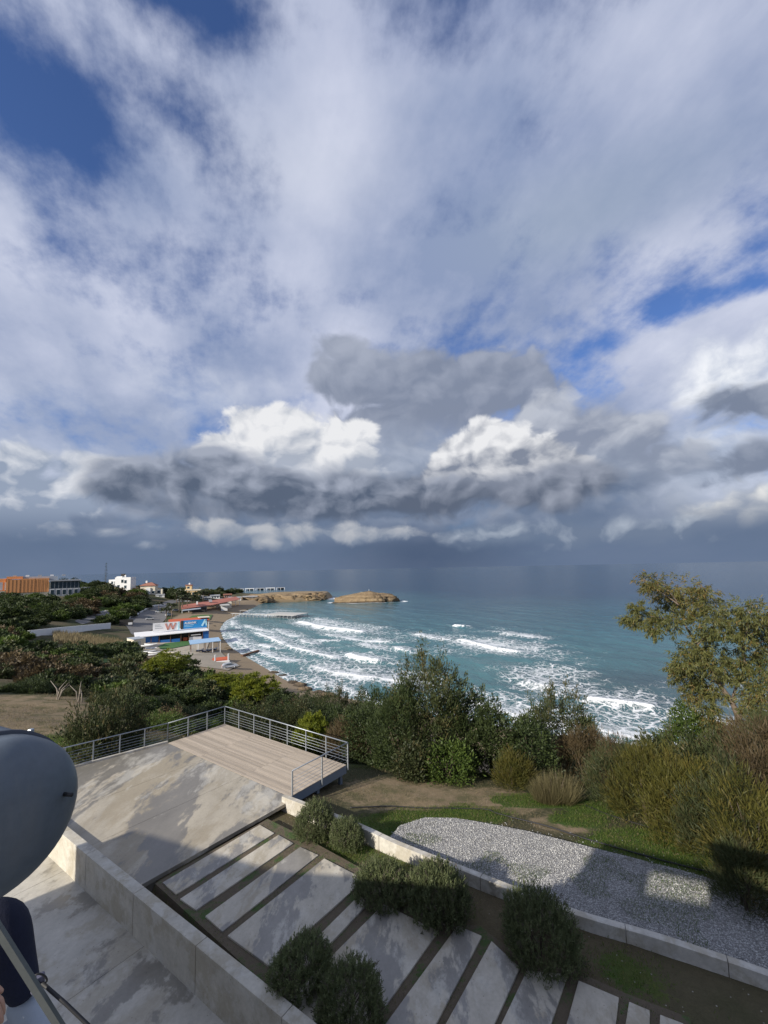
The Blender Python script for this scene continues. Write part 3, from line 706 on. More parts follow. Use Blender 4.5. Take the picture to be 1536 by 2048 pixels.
MB().box((0, LY/2-0.0, -0.20), (LX-0.13, 0.06, 0.33)).build('fascia_beam', M_beam, deck)
for x_ in (-LX/2+0.3, 0, LX/2-0.2):
    for y_ in (0.0, LY/2-0.2): MB().box((x_, y_, -1.0), (0.14, 0.14, 1.5)).build('leg', M_beam, deck)

# ------------------------------------------------------------------ railing
RH = 0.97
rail = thing('railing', 'galvanised railing with thin horizontal bars round the deck and terrace', 'railing', (A_.x, A_.y, T))
def V3(v, z): return Vector((v.x, v.y, T+z))-Vector((A_.x, A_.y, T))
lA = A_+n_*0.12; l_end = l0+n_*0.12
cA, cB, cC, cD = dk(-1.012, -1), dk(-1.012, 1.03), dk(1.012, 1.03), dk(1.012, -0.97)
runs = [(l_end, lA, 9), (lA, cB, 3), (cB, cC, 7), (cC, cD, 2)]
for a, b, n in runs:
    mb = MB(); mb.tube([V3(a, RH), V3(b, RH)], 0.026, 8); mb.build('top_rail', M_steel, rail, True)
    for k in range(5):
        z = 0.16+k*0.135 if n != 9 else 0.18+k*0.135
        mb = MB(); mb.tube([V3(a, z), V3(b, z)], 0.0085, 6); mb.build('bar', M_steel, rail, True)
    for i in range(n+1 if (a is l_end or n == 2) else n):
        if i == 0 and a is cC: continue
        q = lerp(a, b, i/n); c = V3(q, RH/2-0.12)
        MB().box(c, (0.045, 0.045, RH+0.24), math.atan2(ux.y, ux.x)).build('post', M_steel, rail)
q = V3(cC, RH/2-0.12); MB().box(q, (0.05, 0.05, RH+0.24), math.atan2(ux.y, ux.x)).build('post', M_steel, rail)
# floodlights clipped to the railing by the tank
for i, (x, y) in enumerate(((108, 1508), (120, 1520))):
    d0 = PD(x, y, math.hypot(l1.x, l1.y)+0.2 - i*0.15)
    fl = thing('floodlight', ['white floodlight on the left railing, the upper one by the tank', 'white floodlight on the left railing, the lower one by the tank'][i], 'lamp', tuple(d0), R(20), 'floodlights on the railing')
    MB().box((0, 0, 0), (0.34, 0.1, 0.12), m=Matrix.Rotation(R(-20), 3, 'Y')).build('housing', M_white, fl, bevel=0.015)
    MB().box((0, 0.02, -0.10), (0.05, 0.05, 0.14)).build('bracket', M_steel, fl)
    MB().box((0, -0.054, 0), (0.28, 0.008, 0.085), m=Matrix.Rotation(R(-20), 3, 'Y')).build('lens', plain('lamp_glass', (0.3, 0.32, 0.34), 0.1), fl)

# ------------------------------------------------------------------ garden wall, path slabs, gravel
def smooth_path(pts, n=6):
    out = []; L = len(pts)
    for i in range(L-1):
        p0_, p1_, p2_, p3_ = pts[max(i-1, 0)], pts[i], pts[i+1], pts[min(i+2, L-1)]
        for k in range(n):
            t = k/n; out.append(0.5*((2*p1_)+(p2_-p0_)*t+(2*p0_-5*p1_+4*p2_-p3_)*t*t+(3*p1_-p0_-3*p2_+p3_)*t**3))
    return out+[pts[-1]]
kpts = smooth_path([P(x, y, 20.3) for x, y in ((563, 1593), (620, 1615), (720, 1655), (800, 1692), (960, 1755), (1020, 1779), (1150, 1829), (1300, 1873), (1420, 1912), (1536, 1952), (1750, 2030))], 6)
gw = thing('garden_wall', 'low cream concrete garden wall curving past the round bushes', 'wall', tuple(kpts[0].xy)+(T,))
def strip(pts, wd, z0, z1, gap=0.0):
    mb = MB(); L = len(pts); nv = []
    for i, p in enumerate(pts):
        t = (pts[min(i+1, L-1)]-pts[max(i-1, 0)]); t.z = 0; t.normalize(); nv.append(Vector((-t.y, t.x, 0)))
    vs = []
    for i, p in enumerate(pts):
        p = Vector((p.x, p.y, 0))
        for (s, z) in ((0, z0), (wd, z0), (wd, z1), (0, z1)): q = p+nv[i]*s; vs.append((q.x, q.y, z))
    fs = []
    for i in range(L-1):
        for k in range(4): k2 = (k+1) % 4; fs.append((i*4+k, i*4+4+k, i*4+4+k2, i*4+k2))
    fs += [(0, 1, 2, 3), tuple((L-1)*4+k for k in (3, 2, 1, 0))]
    return mb.add(vs, fs)
gpt = [p-kpts[0] for p in kpts]
cuts = [0, 8, 15, 24, 32, 40, 50, len(gpt)-1]
for a, b in zip(cuts[:-1], cuts[1:]):
    seg = gpt[a:b+1]; seg = [seg[0]+(seg[1]-seg[0]).normalized()*0.006]+seg[1:-1]+[seg[-1]-(seg[-1]-seg[-2]).normalized()*0.006]
    strip(seg, 0.2, -0.5, 0.2).build('panel', M_kerb, gw, bevel=0.012)
zs = T-0.02
slabs_px = [
    [(519.5, 1648.6), (549, 1665.5), (352, 1787.8), (325, 1764)], [(557, 1669), (587, 1686), (392, 1819.5), (360, 1797)], [(600.4, 1693), (637, 1709.4), (444.6, 1862.4), (410.5, 1831.4)],
    [(648.5, 1716.5), (713.6, 1750), (716, 1771), (565, 1905), (552, 1942), (455, 1871)], [(718.9, 1790), (736, 1807), (610, 1940), (590, 1918)], [(767.5, 1807), (876.5, 1861.8), (745, 2048), (690, 2080), (560, 2015)],
    [(915, 1851), (964, 1872), (850, 2090), (740, 2090)], [(983, 1882), (1040, 1935.5), (960, 2110), (857, 2110)], [(1053.8, 1941), (1135, 1949), (1078, 2120), (968, 2120)], [(1157, 1960), (1237.7, 1994), (1222, 2130), (1110, 2130)],
    [(1258, 2002), (1300, 2020), (1296, 2140), (1236, 2140)], [(1320, 2028), (1367, 2046), (1376, 2150), (1316, 2150)]]
pb = MB(); base_px = [(535, 1640), (600, 1672), (720, 1738), (760, 1790), (880, 1846), (960, 1856), (1060, 1930), (1150, 1945), (1250, 1990), (1380, 2040), (1400, 2150), (700, 2150), (500, 1945), (310, 1770)]
pb.prism([tuple(P(x, y, T-0.1).xy) for x, y in base_px][::-1], T-0.5, T-0.06)
def bed_material():
    m, b = newmat('path_bed'); p = wpos(); n1 = noise(p, 1.6, 5, 0.6); n2 = noise(p, 12, 5, 0.65); n3 = noise(p, 60, 3, 0.6)
    c = mixc(n2, (0.07, 0.053, 0.034), (0.15, 0.118, 0.078)); c = mixc(step(0.50, 0.68, n1+(n2-0.5)*0.6), c, mixc(n3, (0.03, 0.06, 0.012), (0.075, 0.12, 0.03)))
    pin(b, 'Base Color', c); pin(b, 'Roughness', 0.95); bump(b, n2+n3*0.6, 0.8, 0.03); return m
path = pb.build('garden_path', bed_material()); tag(path, kind='structure')
for q in slabs_px:
    w_ = [P(x, y, zs) for x, y in q][::-1]
    mb = MB(); mb.prism([tuple(v.xy) for v in w_], zs-0.14, zs+random.uniform(-0.008, 0.008)); mb.build('slab', M_slab, path, bevel=0.012)
# gravel drive
def gravel_material():
    m, b = newmat('gravel'); p = wpos()
    v1 = node('ShaderNodeTexVoronoi'); put(CUR[0], v1.inputs['Vector'], p); v1.inputs['Scale'].default_value = 26
    v2 = node('ShaderNodeTexVoronoi'); put(CUR[0], v2.inputs['Vector'], p); v2.inputs['Scale'].default_value = 40
    r1 = node('ShaderNodeSeparateColor'); CUR[0].links.new(v1.outputs['Color'], r1.inputs[0])
    n1 = noise(p, 0.9, 5, 0.6); n2 = noise(p, 5, 4, 0.6)
    c = mixc(S(r1.outputs[0]), (0.24, 0.236, 0.225), (0.55, 0.54, 0.515)); c = mixc(step(0.60, 0.72, n1+(n2-0.5)*0.4)*0.6, c, (0.09, 0.085, 0.045)); c = mixc(step(0.25, 0.6, S(v1.outputs['Distance']))*0.6, c, (0.10, 0.095, 0.09))
    pin(b, 'Base Color', c); pin(b, 'Roughness', 0.9)
    bump(b, (1.0-S(v1.outputs['Distance']))*1.0+(1.0-S(v2.outputs['Distance']))*0.4, 1.0, 0.035); return m
gv_px = [(775, 1680), (800, 1652), (850, 1636), (910, 1637), (960, 1645), (1050, 1662), (1200, 1700), (1350, 1738), (1536, 1792), (1800, 1870)]
gv = [P(x, y, 19.97) for x, y in gv_px]
back = [Vector((p.x, p.y, 0)) for p in kpts[8:]]
# push to the far side of the wall
bk = []
for i, p in enumerate(back):
    t = (back[min(i+1, len(back)-1)]-back[max(i-1, 0)]).normalized(); bk.append(p+Vector((-t.y, t.x, 0))*0.19)
poly = [(p.x, p.y) for p in bk]+[(p.x, p.y) for p in gv[::-1]]
M_grav = gravel_material()
bm = bmesh.new(); vs_ = [bm.verts.new((x, y, 0)) for x, y in poly]; bm.faces.new(vs_); bmesh.ops.triangulate(bm, faces=bm.faces)
bmesh.ops.subdivide_edges(bm, edges=[e for e in bm.edges], cuts=3, use_grid_fill=True)
for v in bm.verts: v.co.z = max(19.99, hgt(v.co.x, v.co.y)+0.02)
me = bpy.data.meshes.new('gravel_drive'); bm.to_mesh(me); bm.free()
gro = link('gravel_drive', me, None, M_grav); tag(gro, kind='structure')
def in_poly(x, y, pl):
    ins = np.zeros(np.shape(x), bool); n = len(pl)
    for i in range(n):
        ax, ay = pl[i]; bx, by = pl[(i+1) % n]
        with np.errstate(divide='ignore', invalid='ignore'): ins ^= ((ay > y) != (by > y)) & (x < (bx-ax)*(y-ay)/((by-ay) or 1e-9)+ax)
    return ins
# loose stones on it (nobody could count them)
rs = np.random.default_rng(5); xs = rs.uniform(-2, 14, 52000); ys = rs.uniform(8, 17, 52000)
gcx = np.array([g.x for g in gv]); gcy = np.array([g.y for g in gv]); dd_ = np.min(np.hypot(xs[:, None]-np.interp(np.linspace(0, 9, 60), np.arange(10), gcx)[None], ys[:, None]-np.interp(np.linspace(0, 9, 60), np.arange(10), gcy)[None]), 1)
k = in_poly(xs, ys, poly) | ((rs.random(len(xs)) < 0.5*np.exp(-dd_/0.35)) & (xs > 0)); xs, ys = xs[k][:27000], ys[k][:27000]; n = len(xs)
oc = np.array([(1, 0, 0), (-1, 0, 0), (0, 1, 0), (0, -1, 0), (0, 0, 1), (0, 0, -1)], float); of = np.array([(0, 2, 4), (2, 1, 4), (1, 3, 4), (3, 0, 4), (2, 0, 5), (1, 2, 5), (3, 1, 5), (0, 3, 5)])
sc_ = rs.uniform(0.010, 0.026, (n, 1, 1)); an = rs.uniform(0, 6.28, n); ca, sa = np.cos(an), np.sin(an)
vv = oc[None]*rs.uniform(0.6, 1.3, (n, 6, 1))*sc_; x_ = vv[..., 0]*ca[:, None]-vv[..., 1]*sa[:, None]; y_ = vv[..., 0]*sa[:, None]+vv[..., 1]*ca[:, None]
ip_ = in_poly(xs, ys, poly); zz = np.array([max(19.99, hgt(a, b)+0.02) if i_ else hgt(a, b) for a, b, i_ in zip(xs, ys, ip_)])
vv = np.stack([x_+xs[:, None], y_+ys[:, None], vv[..., 2]*0.7+zz[:, None]+0.006], -1).reshape(-1, 3)
ff = (of[None]+np.arange(n)[:, None, None]*6).reshape(-1, 3)
sh = np.repeat(rs.uniform(0.21, 0.58, n), 6); tn = np.stack([sh, sh*0.99, sh*0.95, np.ones_like(sh)], -1)
def stone_material():
    m, b = newmat('pebble'); n = node('ShaderNodeAttribute', attribute_name='tone'); pin(b, 'Base Color', S(n.outputs['Color'])); pin(b, 'Roughness', 0.85); return m
st = link('gravel_stones', np_mesh('gravel_stones', vv, ff, False, {'tone': tn}), None, stone_material()); tag(st, 'loose pale grey gravel stones covering the drive', 'gravel', kind='stuff')
# irrigation hoses
for nm, lb, pts in (('irrigation_hose', 'black irrigation hose running along the upper edge of the gravel', [(700, 1617), (780, 1614), (860, 1618), (965, 1620), (1000, 1630), (1100, 1656), (1200, 1688), (1300, 1716), (1400, 1742), (1500, 1764), (1600, 1785)]),
                    ('irrigation_hose', 'thin black hose lying in the grass below the yellow-green brooms', [(1170, 1612), (1220, 1632), (1300, 1657), (1380, 1680), (1440, 1693)])):
    hp = smooth_path([hit(x, y) for x, y in pts], 10); hp = [Vector((p.x, p.y, hgt(p.x, p.y)+0.035 if not in_poly(np.array(p.x), np.array(p.y), poly) else max(20.02, hgt(p.x, p.y)+0.04))) for p in hp]
    mb = MB(); mb.tube(hp, 0.024 if 'upper' in lb else 0.016, 6); tag(mb.build(nm, M_black, None, True), lb, 'hose')

# ------------------------------------------------------------------ the house the view is taken from (behind and below the camera)
M_house = plain('house_render', (0.62, 0.60, 0.55), 0.85, 0, 0.08, 1.2)
ZR = ZC-1.7
hs = thing('house', 'pale rendered house below the viewpoint whose roof shades the garden', 'house', (-8, -4, 19.2))
def hloc(pts): return [(x+8, y+4) for x, y in pts]
foot = [(-20, 5.1), (-24, -12), (3, -12), (3, 0.9), (-1.25, 1.42), (-1.52, 1.62), (-2.1, 1.45), (-3.0, 0.9), (-4.5, 1.3), (-4.9, 1.9), (-6.2, 2.0), (-14.5, 2.9)]  # front edge notched to let a patch of sun onto the gravel
MB().prism(hloc(foot), -0.3, ZR-19.2-0.12).build('wall', M_house, hs)
MB().prism(hloc([(x*1.0, y) for x, y in foot]), ZR-19.2-0.119, ZR-19.2).build('roof', M_yard, hs)
can = MB(); cz0, cz1 = ZR-19.2+2.05, ZR-19.2+2.2
# added unseen canopy; outline and opening cut to shape shade on the gravel
def cq(pts): can.prism(hloc(pts), cz0, cz1)
o1, o2, o3, o4, o5 = (-9.7, -1.5), (-8.2, -4.0), (-3.0, -3.2), (-4.1, -1.1), (-7.84, 0.75)
h1, h2, h3, h4 = (-7.66, -1.51), (-6.24, -1.98), (-5.51, -1.0), (-6.87, -0.45)
for q in ([o1, o2, h2, h1], [o2, o3, h3, h2], [o3, o4, h3], [o4, o5, h4, h3], [o5, o1, h1, h4]): cq(q)
can.build('canopy', M_house, hs)
for x, y in ((-9.4, -1.6), (-8.0, -3.7), (-3.3, -3.0), (-4.4, -1.2), (-7.8, 0.5)): MB().box((x+8, y+4, ZR-19.2+1.025), (0.15, 0.15, 2.06)).build('post', M_house, hs)  # posts holding up the added canopy
for x in (-12, -8, -4):
    f = MB().box((x+8, 6.05+ (0.0), 3.2), (1.6, 0.12, 1.8)).build('window', M_white, hs); MB().box((x+8, 6.12, 3.2), (1.4, 0.06, 1.6)).build('pane', plain('dark_glass', (0.03, 0.04, 0.05), 0.08), f)

# ------------------------------------------------------------------ vegetation
F_rose = foliage('rosemary_leaf', (0.078, 0.102, 0.046), (0.185, 0.208, 0.094), 0.3, 0.6, 0.3, (0.12, 0.085, 0.085))
F_dark = foliage('dark_leaf', (0.020, 0.034, 0.012), (0.062, 0.082, 0.026), 0.28)
F_olive = foliage('olive_leaf', (0.032, 0.045, 0.017), (0.080, 0.092, 0.036), 0.28, tipc=(0.12, 0.095, 0.04))
F_broom = foliage('broom_leaf', (0.060, 0.066, 0.014), (0.140, 0.126, 0.028), 0.33, tipc=(0.155, 0.120, 0.03))
F_brown = foliage('dry_leaf', (0.058, 0.042, 0.022), (0.125, 0.092, 0.046), 0.2)
F_pine = foliage('pine_needle', (0.090, 0.120, 0.012), (0.210, 0.225, 0.026), 0.35, obvar=0.15)
F_green = foliage('green_leaf', (0.035, 0.065, 0.012), (0.090, 0.125, 0.025), 0.3)
F_euc = foliage('eucalyptus_leaf', (0.062, 0.075, 0.024), (0.145, 0.145, 0.046), 0.35, tipc=(0.21, 0.135, 0.045))
F_reed = foliage('dry_reed', (0.13, 0.105, 0.055), (0.29, 0.235, 0.135), 0.3)
F_grass = foliage('grass_blade', (0.045, 0.090, 0.012), (0.130, 0.185, 0.034), 0.45, tipc=(0.22, 0.19, 0.07))
F_straw = foliage('straw_reed', (0.085, 0.080, 0.034), (0.22, 0.185, 0.095), 0.3)
F_palm = foliage('palm_leaf', (0.035, 0.050, 0.022), (0.085, 0.095, 0.045), 0.2)
M_bark = plain('bark', (0.085, 0.065, 0.045), 0.95, 0, 0.3, 8, 0.02)
M_bark2 = plain('pale_bark', (0.15, 0.115, 0.085), 0.9, 0, 0.3, 5, 0.02)
M_dead = plain('dead_wood', (0.27, 0.235, 0.195), 0.9, 0, 0.2, 8)
def norm(a): return a/np.maximum(np.linalg.norm(a, axis=-1, keepdims=True), 1e-9)
def leaf_mesh(name, p, d, ln, wd, tint, tip=None, rs=None, fold=True):
    n = len(p); rs = rs or RNG
    side = norm(np.cross(d, norm(rs.normal(size=(n, 3)))))
    ln = np.broadcast_to(np.asarray(ln, float), (n,))[:, None]; wd = np.broadcast_to(np.asarray(wd, float), (n,))[:, None]
    v = np.stack([p, p+d*ln*0.5+side*wd*0.5, p+d*ln, p+d*ln*0.5-side*wd*0.5], 1).reshape(-1, 3)
    f = np.arange(n*4).reshape(-1, 4)
    t = np.repeat(np.stack([tint, np.zeros(n) if tip is None else tip, np.zeros(n), np.ones(n)], -1), 4, 0)
    return np_mesh(name, v, f, False, {'tint': np.clip(t, 0, 1)})
def dome_pts(n, rs, lump=0.25, zlow=-0.15, nl=14, seed=0):
    d = norm(rs.normal(size=(n, 3))); d[:, 2] = np.where(d[:, 2] < zlow, -d[:, 2]*0.6, d[:, 2]); d = norm(d)
    c = norm(rs.normal(size=(nl, 3))); c[:, 2] = np.abs(c[:, 2]); h = rs.uniform(-1, 1, nl)
    r = 1+lump*np.clip((np.exp(6*(d @ c.T-1))*h).sum(1), -1, 1)
    return d, r
def bush_mesh(kind, seed):
    rs = np.random.default_rng(seed)
    if kind == 'rosemary':
        ns, nn = 1500, 15
        d, r = dome_pts(ns, rs, 0.22, -0.1, 22)
        base = d*(r*rs.uniform(0.62, 0.93, ns))[:, None]; ax = norm(d*0.75+np.array([0, 0, 0.75])+rs.normal(size=(ns, 3))*0.22)
        L = rs.uniform(0.14, 0.30, ns); tt = rs.random((ns, nn))
        p = base[:, None]+ax[:, None]*(L[:, None]*tt)[..., None]
        q = norm(ax[:, None]*0.9+rs.normal(size=(ns, nn, 3))*0.55)
        tint = np.clip(rs.uniform(0, .6, (ns, 1))+rs.uniform(0, .45, (ns, nn)), 0, 1); tip = (rs.random((ns, 1)) < 0.10)*tt*0.8
        p = p.reshape(-1, 3); p[:, 2] = np.maximum(p[:, 2]*0.82+0.12, 0.0)
        return leaf_mesh('foliage', p, q.reshape(-1, 3), rs.uniform(0.06, 0.11, ns*nn), 0.018, tint.ravel(), tip.ravel(), rs)
    if kind in ('dense', 'far'):
        nc, nn = (230, 42) if kind == 'dense' else (110, 34)
        d, r = dome_pts(nc, rs, 0.38, -0.05, 16)
        c = d*(r*rs.uniform(0.55, 1.0, nc))[:, None]; c[:, 2] = np.abs(c[:, 2])*rs.uniform(0.75, 1.0, nc)
        o = norm(rs.normal(size=(nc, nn, 3)))*rs.uniform(0.03, 0.24, (nc, nn, 1))
        p = c[:, None]+o; q = norm(o*2.0+d[:, None]*0.5+np.array([0, 0, 0.35])+rs.normal(size=(nc, nn, 3))*0.25)
        tint = np.clip(rs.uniform(0, .65, (nc, 1))+rs.uniform(0, .4, (nc, nn)), 0, 1)
        k = 1.0 if kind == 'dense' else 1.75
        p = p.reshape(-1, 3); p[:, 2] = np.maximum(p[:, 2], 0.02)
        return leaf_mesh('foliage', p, q.reshape(-1, 3), rs.uniform(0.07, 0.13, nc*nn)*k, 0.055*k, tint.ravel(), (rs.random((nc, nn)) < 0.05).ravel()*1.0, rs)
    if kind == 'feather':       # upright sprays with narrow leaves
        nb, nn = 190, 60
        d, r = dome_pts(nb, rs, 0.35, 0.05, 12)
        tipp = d*(r*rs.uniform(0.75, 1.08, nb))[:, None]; root = tipp*np.array([0.45, 0.45, 0.0])
        tt = rs.uniform(0.25, 1.0, (nb, nn)); a = tt[..., None]
        p = root[:, None]*(1-a)+tipp[:, None]*a; p[..., 2] = tipp[:, None, 2]*np.sqrt(tt)
        p += rs.normal(size=(nb, nn, 3))*0.055
        ax = norm(tipp-root); q = norm(ax[:, None]*0.8+rs.normal(size=(nb, nn, 3))*0.6+np.array([0, 0, 0.1]))
        tint = np.clip(rs.uniform(0, .6, (nb, 1))+rs.uniform(0, .45, (nb, nn)), 0, 1)
        return leaf_mesh('foliage', p.reshape(-1, 3), q.reshape(-1, 3), rs.uniform(0.07, 0.14, nb*nn), 0.026, tint.ravel(), ((tt > 0.86)*(rs.random((nb, nn)) < 0.5)).ravel()*0.8, rs)
    if kind == 'broom':         # fine arching twigs
        nb, nn = 1500, 6
        d, r = dome_pts(nb, rs, 0.25, 0.0, 14)
        base = d*(r*rs.uniform(0.35, 0.75, nb))[:, None]; base[:, 2] = np.abs(base[:, 2])
        ax = norm(d+np.array([0, 0, 0.55])+rs.normal(size=(nb, 3))*0.25)
        q = norm(ax[:, None]+rs.normal(size=(nb, nn, 3))*0.32); p = base[:, None]+rs.normal(size=(nb, nn, 3))*0.05
        tint = np.clip(rs.uniform(0, .7, (nb, 1))+rs.uniform(0, .35, (nb, nn)), 0, 1)
        cl = (np.sin(d[:, 0]*5+seed)*np.sin(d[:, 1]*4+d[:, 2]*3) > 0.35)
        return leaf_mesh('foliage', p.reshape(-1, 3), q.reshape(-1, 3), rs.uniform(0.16, 0.36, nb*nn), 0.018, tint.ravel(), (cl[:, None]*rs.uniform(0, .8, (nb, nn))).ravel(), rs)
    if kind == 'pine':
        nc, nn = 260, 46
        d, r = dome_pts(nc, rs, 0.30, -0.25, 16)
        c = d*(r*rs.uniform(0.6, 1.0, nc))[:, None]+np.array([0, 0, 0.55])
        o = norm(rs.normal(size=(nc, nn, 3))); o[..., 2] = np.abs(o[..., 2])*0.8+0.1; q = norm(o)
        p = c[:, None]+o*rs.uniform(0, 0.10, (nc, nn, 1))
        tint = np.clip(rs.uniform(0, .7, (nc, 1))+rs.uniform(0, .35, (nc, nn)), 0, 1)
        p = p.reshape(-1, 3)*np.array([1, 1, 0.85])
        return leaf_mesh('foliage', p, q.reshape(-1, 3), rs.uniform(0.07, 0.13, nc*nn), 0.03, tint.ravel(), None, rs)
    if kind == 'reed':
        n = 2600; an = rs.uniform(0, 6.28, n); rr = np.sqrt(rs.random(n))*0.62
        p = np.stack([rr*np.cos(an), rr*np.sin(an), np.zeros(n)], -1); q = norm(np.stack([np.cos(an)*rr*1.2, np.sin(an)*rr*1.2, np.ones(n)*1.2], -1)+rs.normal(size=(n, 3))*0.3)
        return leaf_mesh('foliage', p, q, rs.uniform(0.25, 0.95, n), 0.011, rs.random(n), None, rs)
def stem_mesh(kind, seed):
    rs = random.Random(seed); mb = MB(); n = 7 if kind != 'pine' else 4
    for i in range(n):
        a = rs.uniform(0, 6.28); rr = rs.uniform(0.25, 0.6); h = rs.uniform(0.45, 0.8)
        mb.tube([(0.04*math.cos(a), 0.04*math.sin(a), -0.12), (0.25*rr*math.cos(a), 0.25*rr*math.sin(a), 0.4*h), (rr*math.cos(a), rr*math.sin(a), h)], [0.03, 0.022, 0.008], 5)
    if kind == 'pine': mb.tube([(0, 0, -0.5), (0.02, 0, 0.1), (0, 0.03, 0.7)], [0.07, 0.055, 0.03], 7)
    return mb.mesh('stem', True)
BM = {}
def bush(name, label, cat, kind, mat, loc, r, h, rz=None, seed=0, group=None, bark=None):
    key = (kind, seed, mat.name)
    if key not in BM:
        f = bush_mesh(kind, seed*13+len(kind)); f.materials.append(mat); s = stem_mesh(kind, seed); s.materials.append(bark or M_bark); BM[key] = (f, s)
    t = thing(name, label, cat, loc, rz if rz is not None else random.uniform(0, 6.28), group)
    rx, ry = (r if isinstance(r, tuple) else (r, r)); t.scale = (rx, ry, h)
    link('foliage', BM[key][0], t); link('stem', BM[key][1], t)
    return t
def seat(p, dz=0.0): return (p.x, p.y, hgt(p.x, p.y)+dz)
# clipped rosemary bushes by the path
for x, y, r, h, sd, lb in [
    (628, 1668, 0.68, 1.05, 1, 'round rosemary bush beside the white end of the garden wall'), (692, 1690, 0.60, 0.92, 2, 'loose rosemary bush leaning over the wall, right of the first one'),
    (768, 1798, 0.72, 1.15, 3, 'purple-tipped rosemary bush behind the largest clipped one'), (884, 1838, 0.90, 1.5, 4, 'largest round rosemary bush, midway along the garden wall'),
    (1078, 1915, 0.82, 1.32, 5, 'dark round rosemary bush at the right end of the slabs'), (598, 1968, 0.72, 0.95, 6, 'deep green rosemary bush against the retaining wall, the farther of two'),
    (694, 2040, 0.76, 0.98, 7, 'deep green rosemary bush at the bottom edge beside the retaining wall')]:
    p = P(x, y, 19.98); bush('rosemary_bush', lb, 'bush', 'rosemary', F_rose, (p.x, p.y, 19.93), r, h, None, sd, 'rosemary bushes along the path')
# shrubs on the edge of the slope (pixel of the base, level distance kept by the ground)
def shrub_mesh(style, r, h, seed):      # leaves at their real size, clumped over an uneven crown
    rs = np.random.default_rng(seed); cr = 0.40 if style != 'broom' else 0.33
    nc = int(np.clip(2.4*(4.2*r*h+3.1*r*r)/(cr*cr*2.4), 90, 740)); nn = {'dense': 42, 'feather': 46, 'broom': 44}[style]
    an = rs.uniform(0, 2*np.pi, nc); u = rs.random(nc)**0.85
    prof = np.sqrt(np.clip(1-np.clip((u-0.35)/0.66, 0, 1)**2.4, 0, 1))*(0.86+0.14*np.clip(u/0.22, 0, 1))
    j = sum(np.sin(k*an+ph)*np.sin(k*1.7*u*np.pi+ph2)/k for k, ph, ph2 in zip((2, 3, 5, 7), rs.uniform(0, 6.28, 4), rs.uniform(0, 6.28, 4)))
    rad = r*prof*(1+0.26*j)*rs.uniform(0.5, 1.04, nc)**0.6
    topv = 1+0.14*np.sin(2*an+rs.uniform(0, 6))+0.08*np.sin(5*an+rs.uniform(0, 6))
    C = np.stack([rad*np.cos(an), rad*np.sin(an), np.clip(u*h*topv*0.96, 0.12, None)], -1)
    d = norm(np.stack([np.cos(an)*prof, np.sin(an)*prof, 0.15+u*0.9], -1)); tp = u
    o = norm(rs.normal(size=(nc, nn, 3)))*(rs.random((nc, nn, 1))**0.5)*cr*rs.uniform(0.6, 1.35, (nc, 1, 1))
    if style == 'feather':
        k = rs.random(nc) < 0.30; o[k] = o[k]*np.array([0.6, 0.6, 1.0])+(d[k, None]*0.5+np.array([0, 0, 0.9]))*rs.uniform(0, 0.5, (k.sum(), nn, 1))*(0.4+tp[k])[:, None, None]
    p = C[:, None]+o
    up = {'dense': 0.3, 'feather': 0.45, 'broom': 0.75}[style]
    q = norm(norm(o)*0.7+d[:, None]*0.5+np.array([0, 0, up])+rs.normal(size=(nc, nn, 3))*0.4)
    n = nc*nn; ln, wd = {'dense': (rs.uniform(0.10, 0.19, n), 0.072), 'feather': (rs.uniform(0.12, 0.25, n), 0.054), 'broom': (rs.uniform(0.14, 0.34, n), 0.020)}[style]
    tint = np.clip(rs.uniform(0, .7, (nc, 1))+rs.uniform(0, .35, (nc, nn)), 0, 1); tip = (rs.random((nc, 1)) < 0.22)*rs.uniform(0, 0.9, (nc, nn))
    p = p.reshape(-1, 3); p[:, 2] = np.maximum(p[:, 2], 0.03)
    return leaf_mesh('foliage', p, q.reshape(-1, 3), ln, wd, tint.ravel(), tip.ravel(), rs)
def edge_shrub(x, top, hw, d_, k, m, sd, lb):     # column of the view, top, half width, level distance
    q = PD(x, top, d_); z = hgt(q.x, q.y)-0.1; r = hw*q.y/FPX
    if k == 'pine': bush('shrub', lb, 'shrub', k, m, (q.x, q.y, z), r, (q.z-z)/1.2, None, sd); return
    h = (q.z-z)*0.96; t = thing('shrub', lb, 'shrub', (q.x, q.y, z)); f = shrub_mesh(k, r, h, int(x*7+sd)); f.materials.append(m); link('foliage', f, t)
    mb = MB(); rr = random.Random(x)
    for i in range(7):
        a = rr.uniform(0, 6.28); e = rr.uniform(0.2, 0.55)*r; hz = rr.uniform(0.5, 0.8)*h
        mb.tube([(0.1*math.cos(a), 0.1*math.sin(a), -0.3), (0.4*e*math.cos(a), 0.4*e*math.sin(a), 0.45*hz), (e*math.cos(a+.3), e*math.sin(a+.3), hz)], [0.04, 0.026, 0.010], 5)
    mb.build('stem', M_bark, t, True)
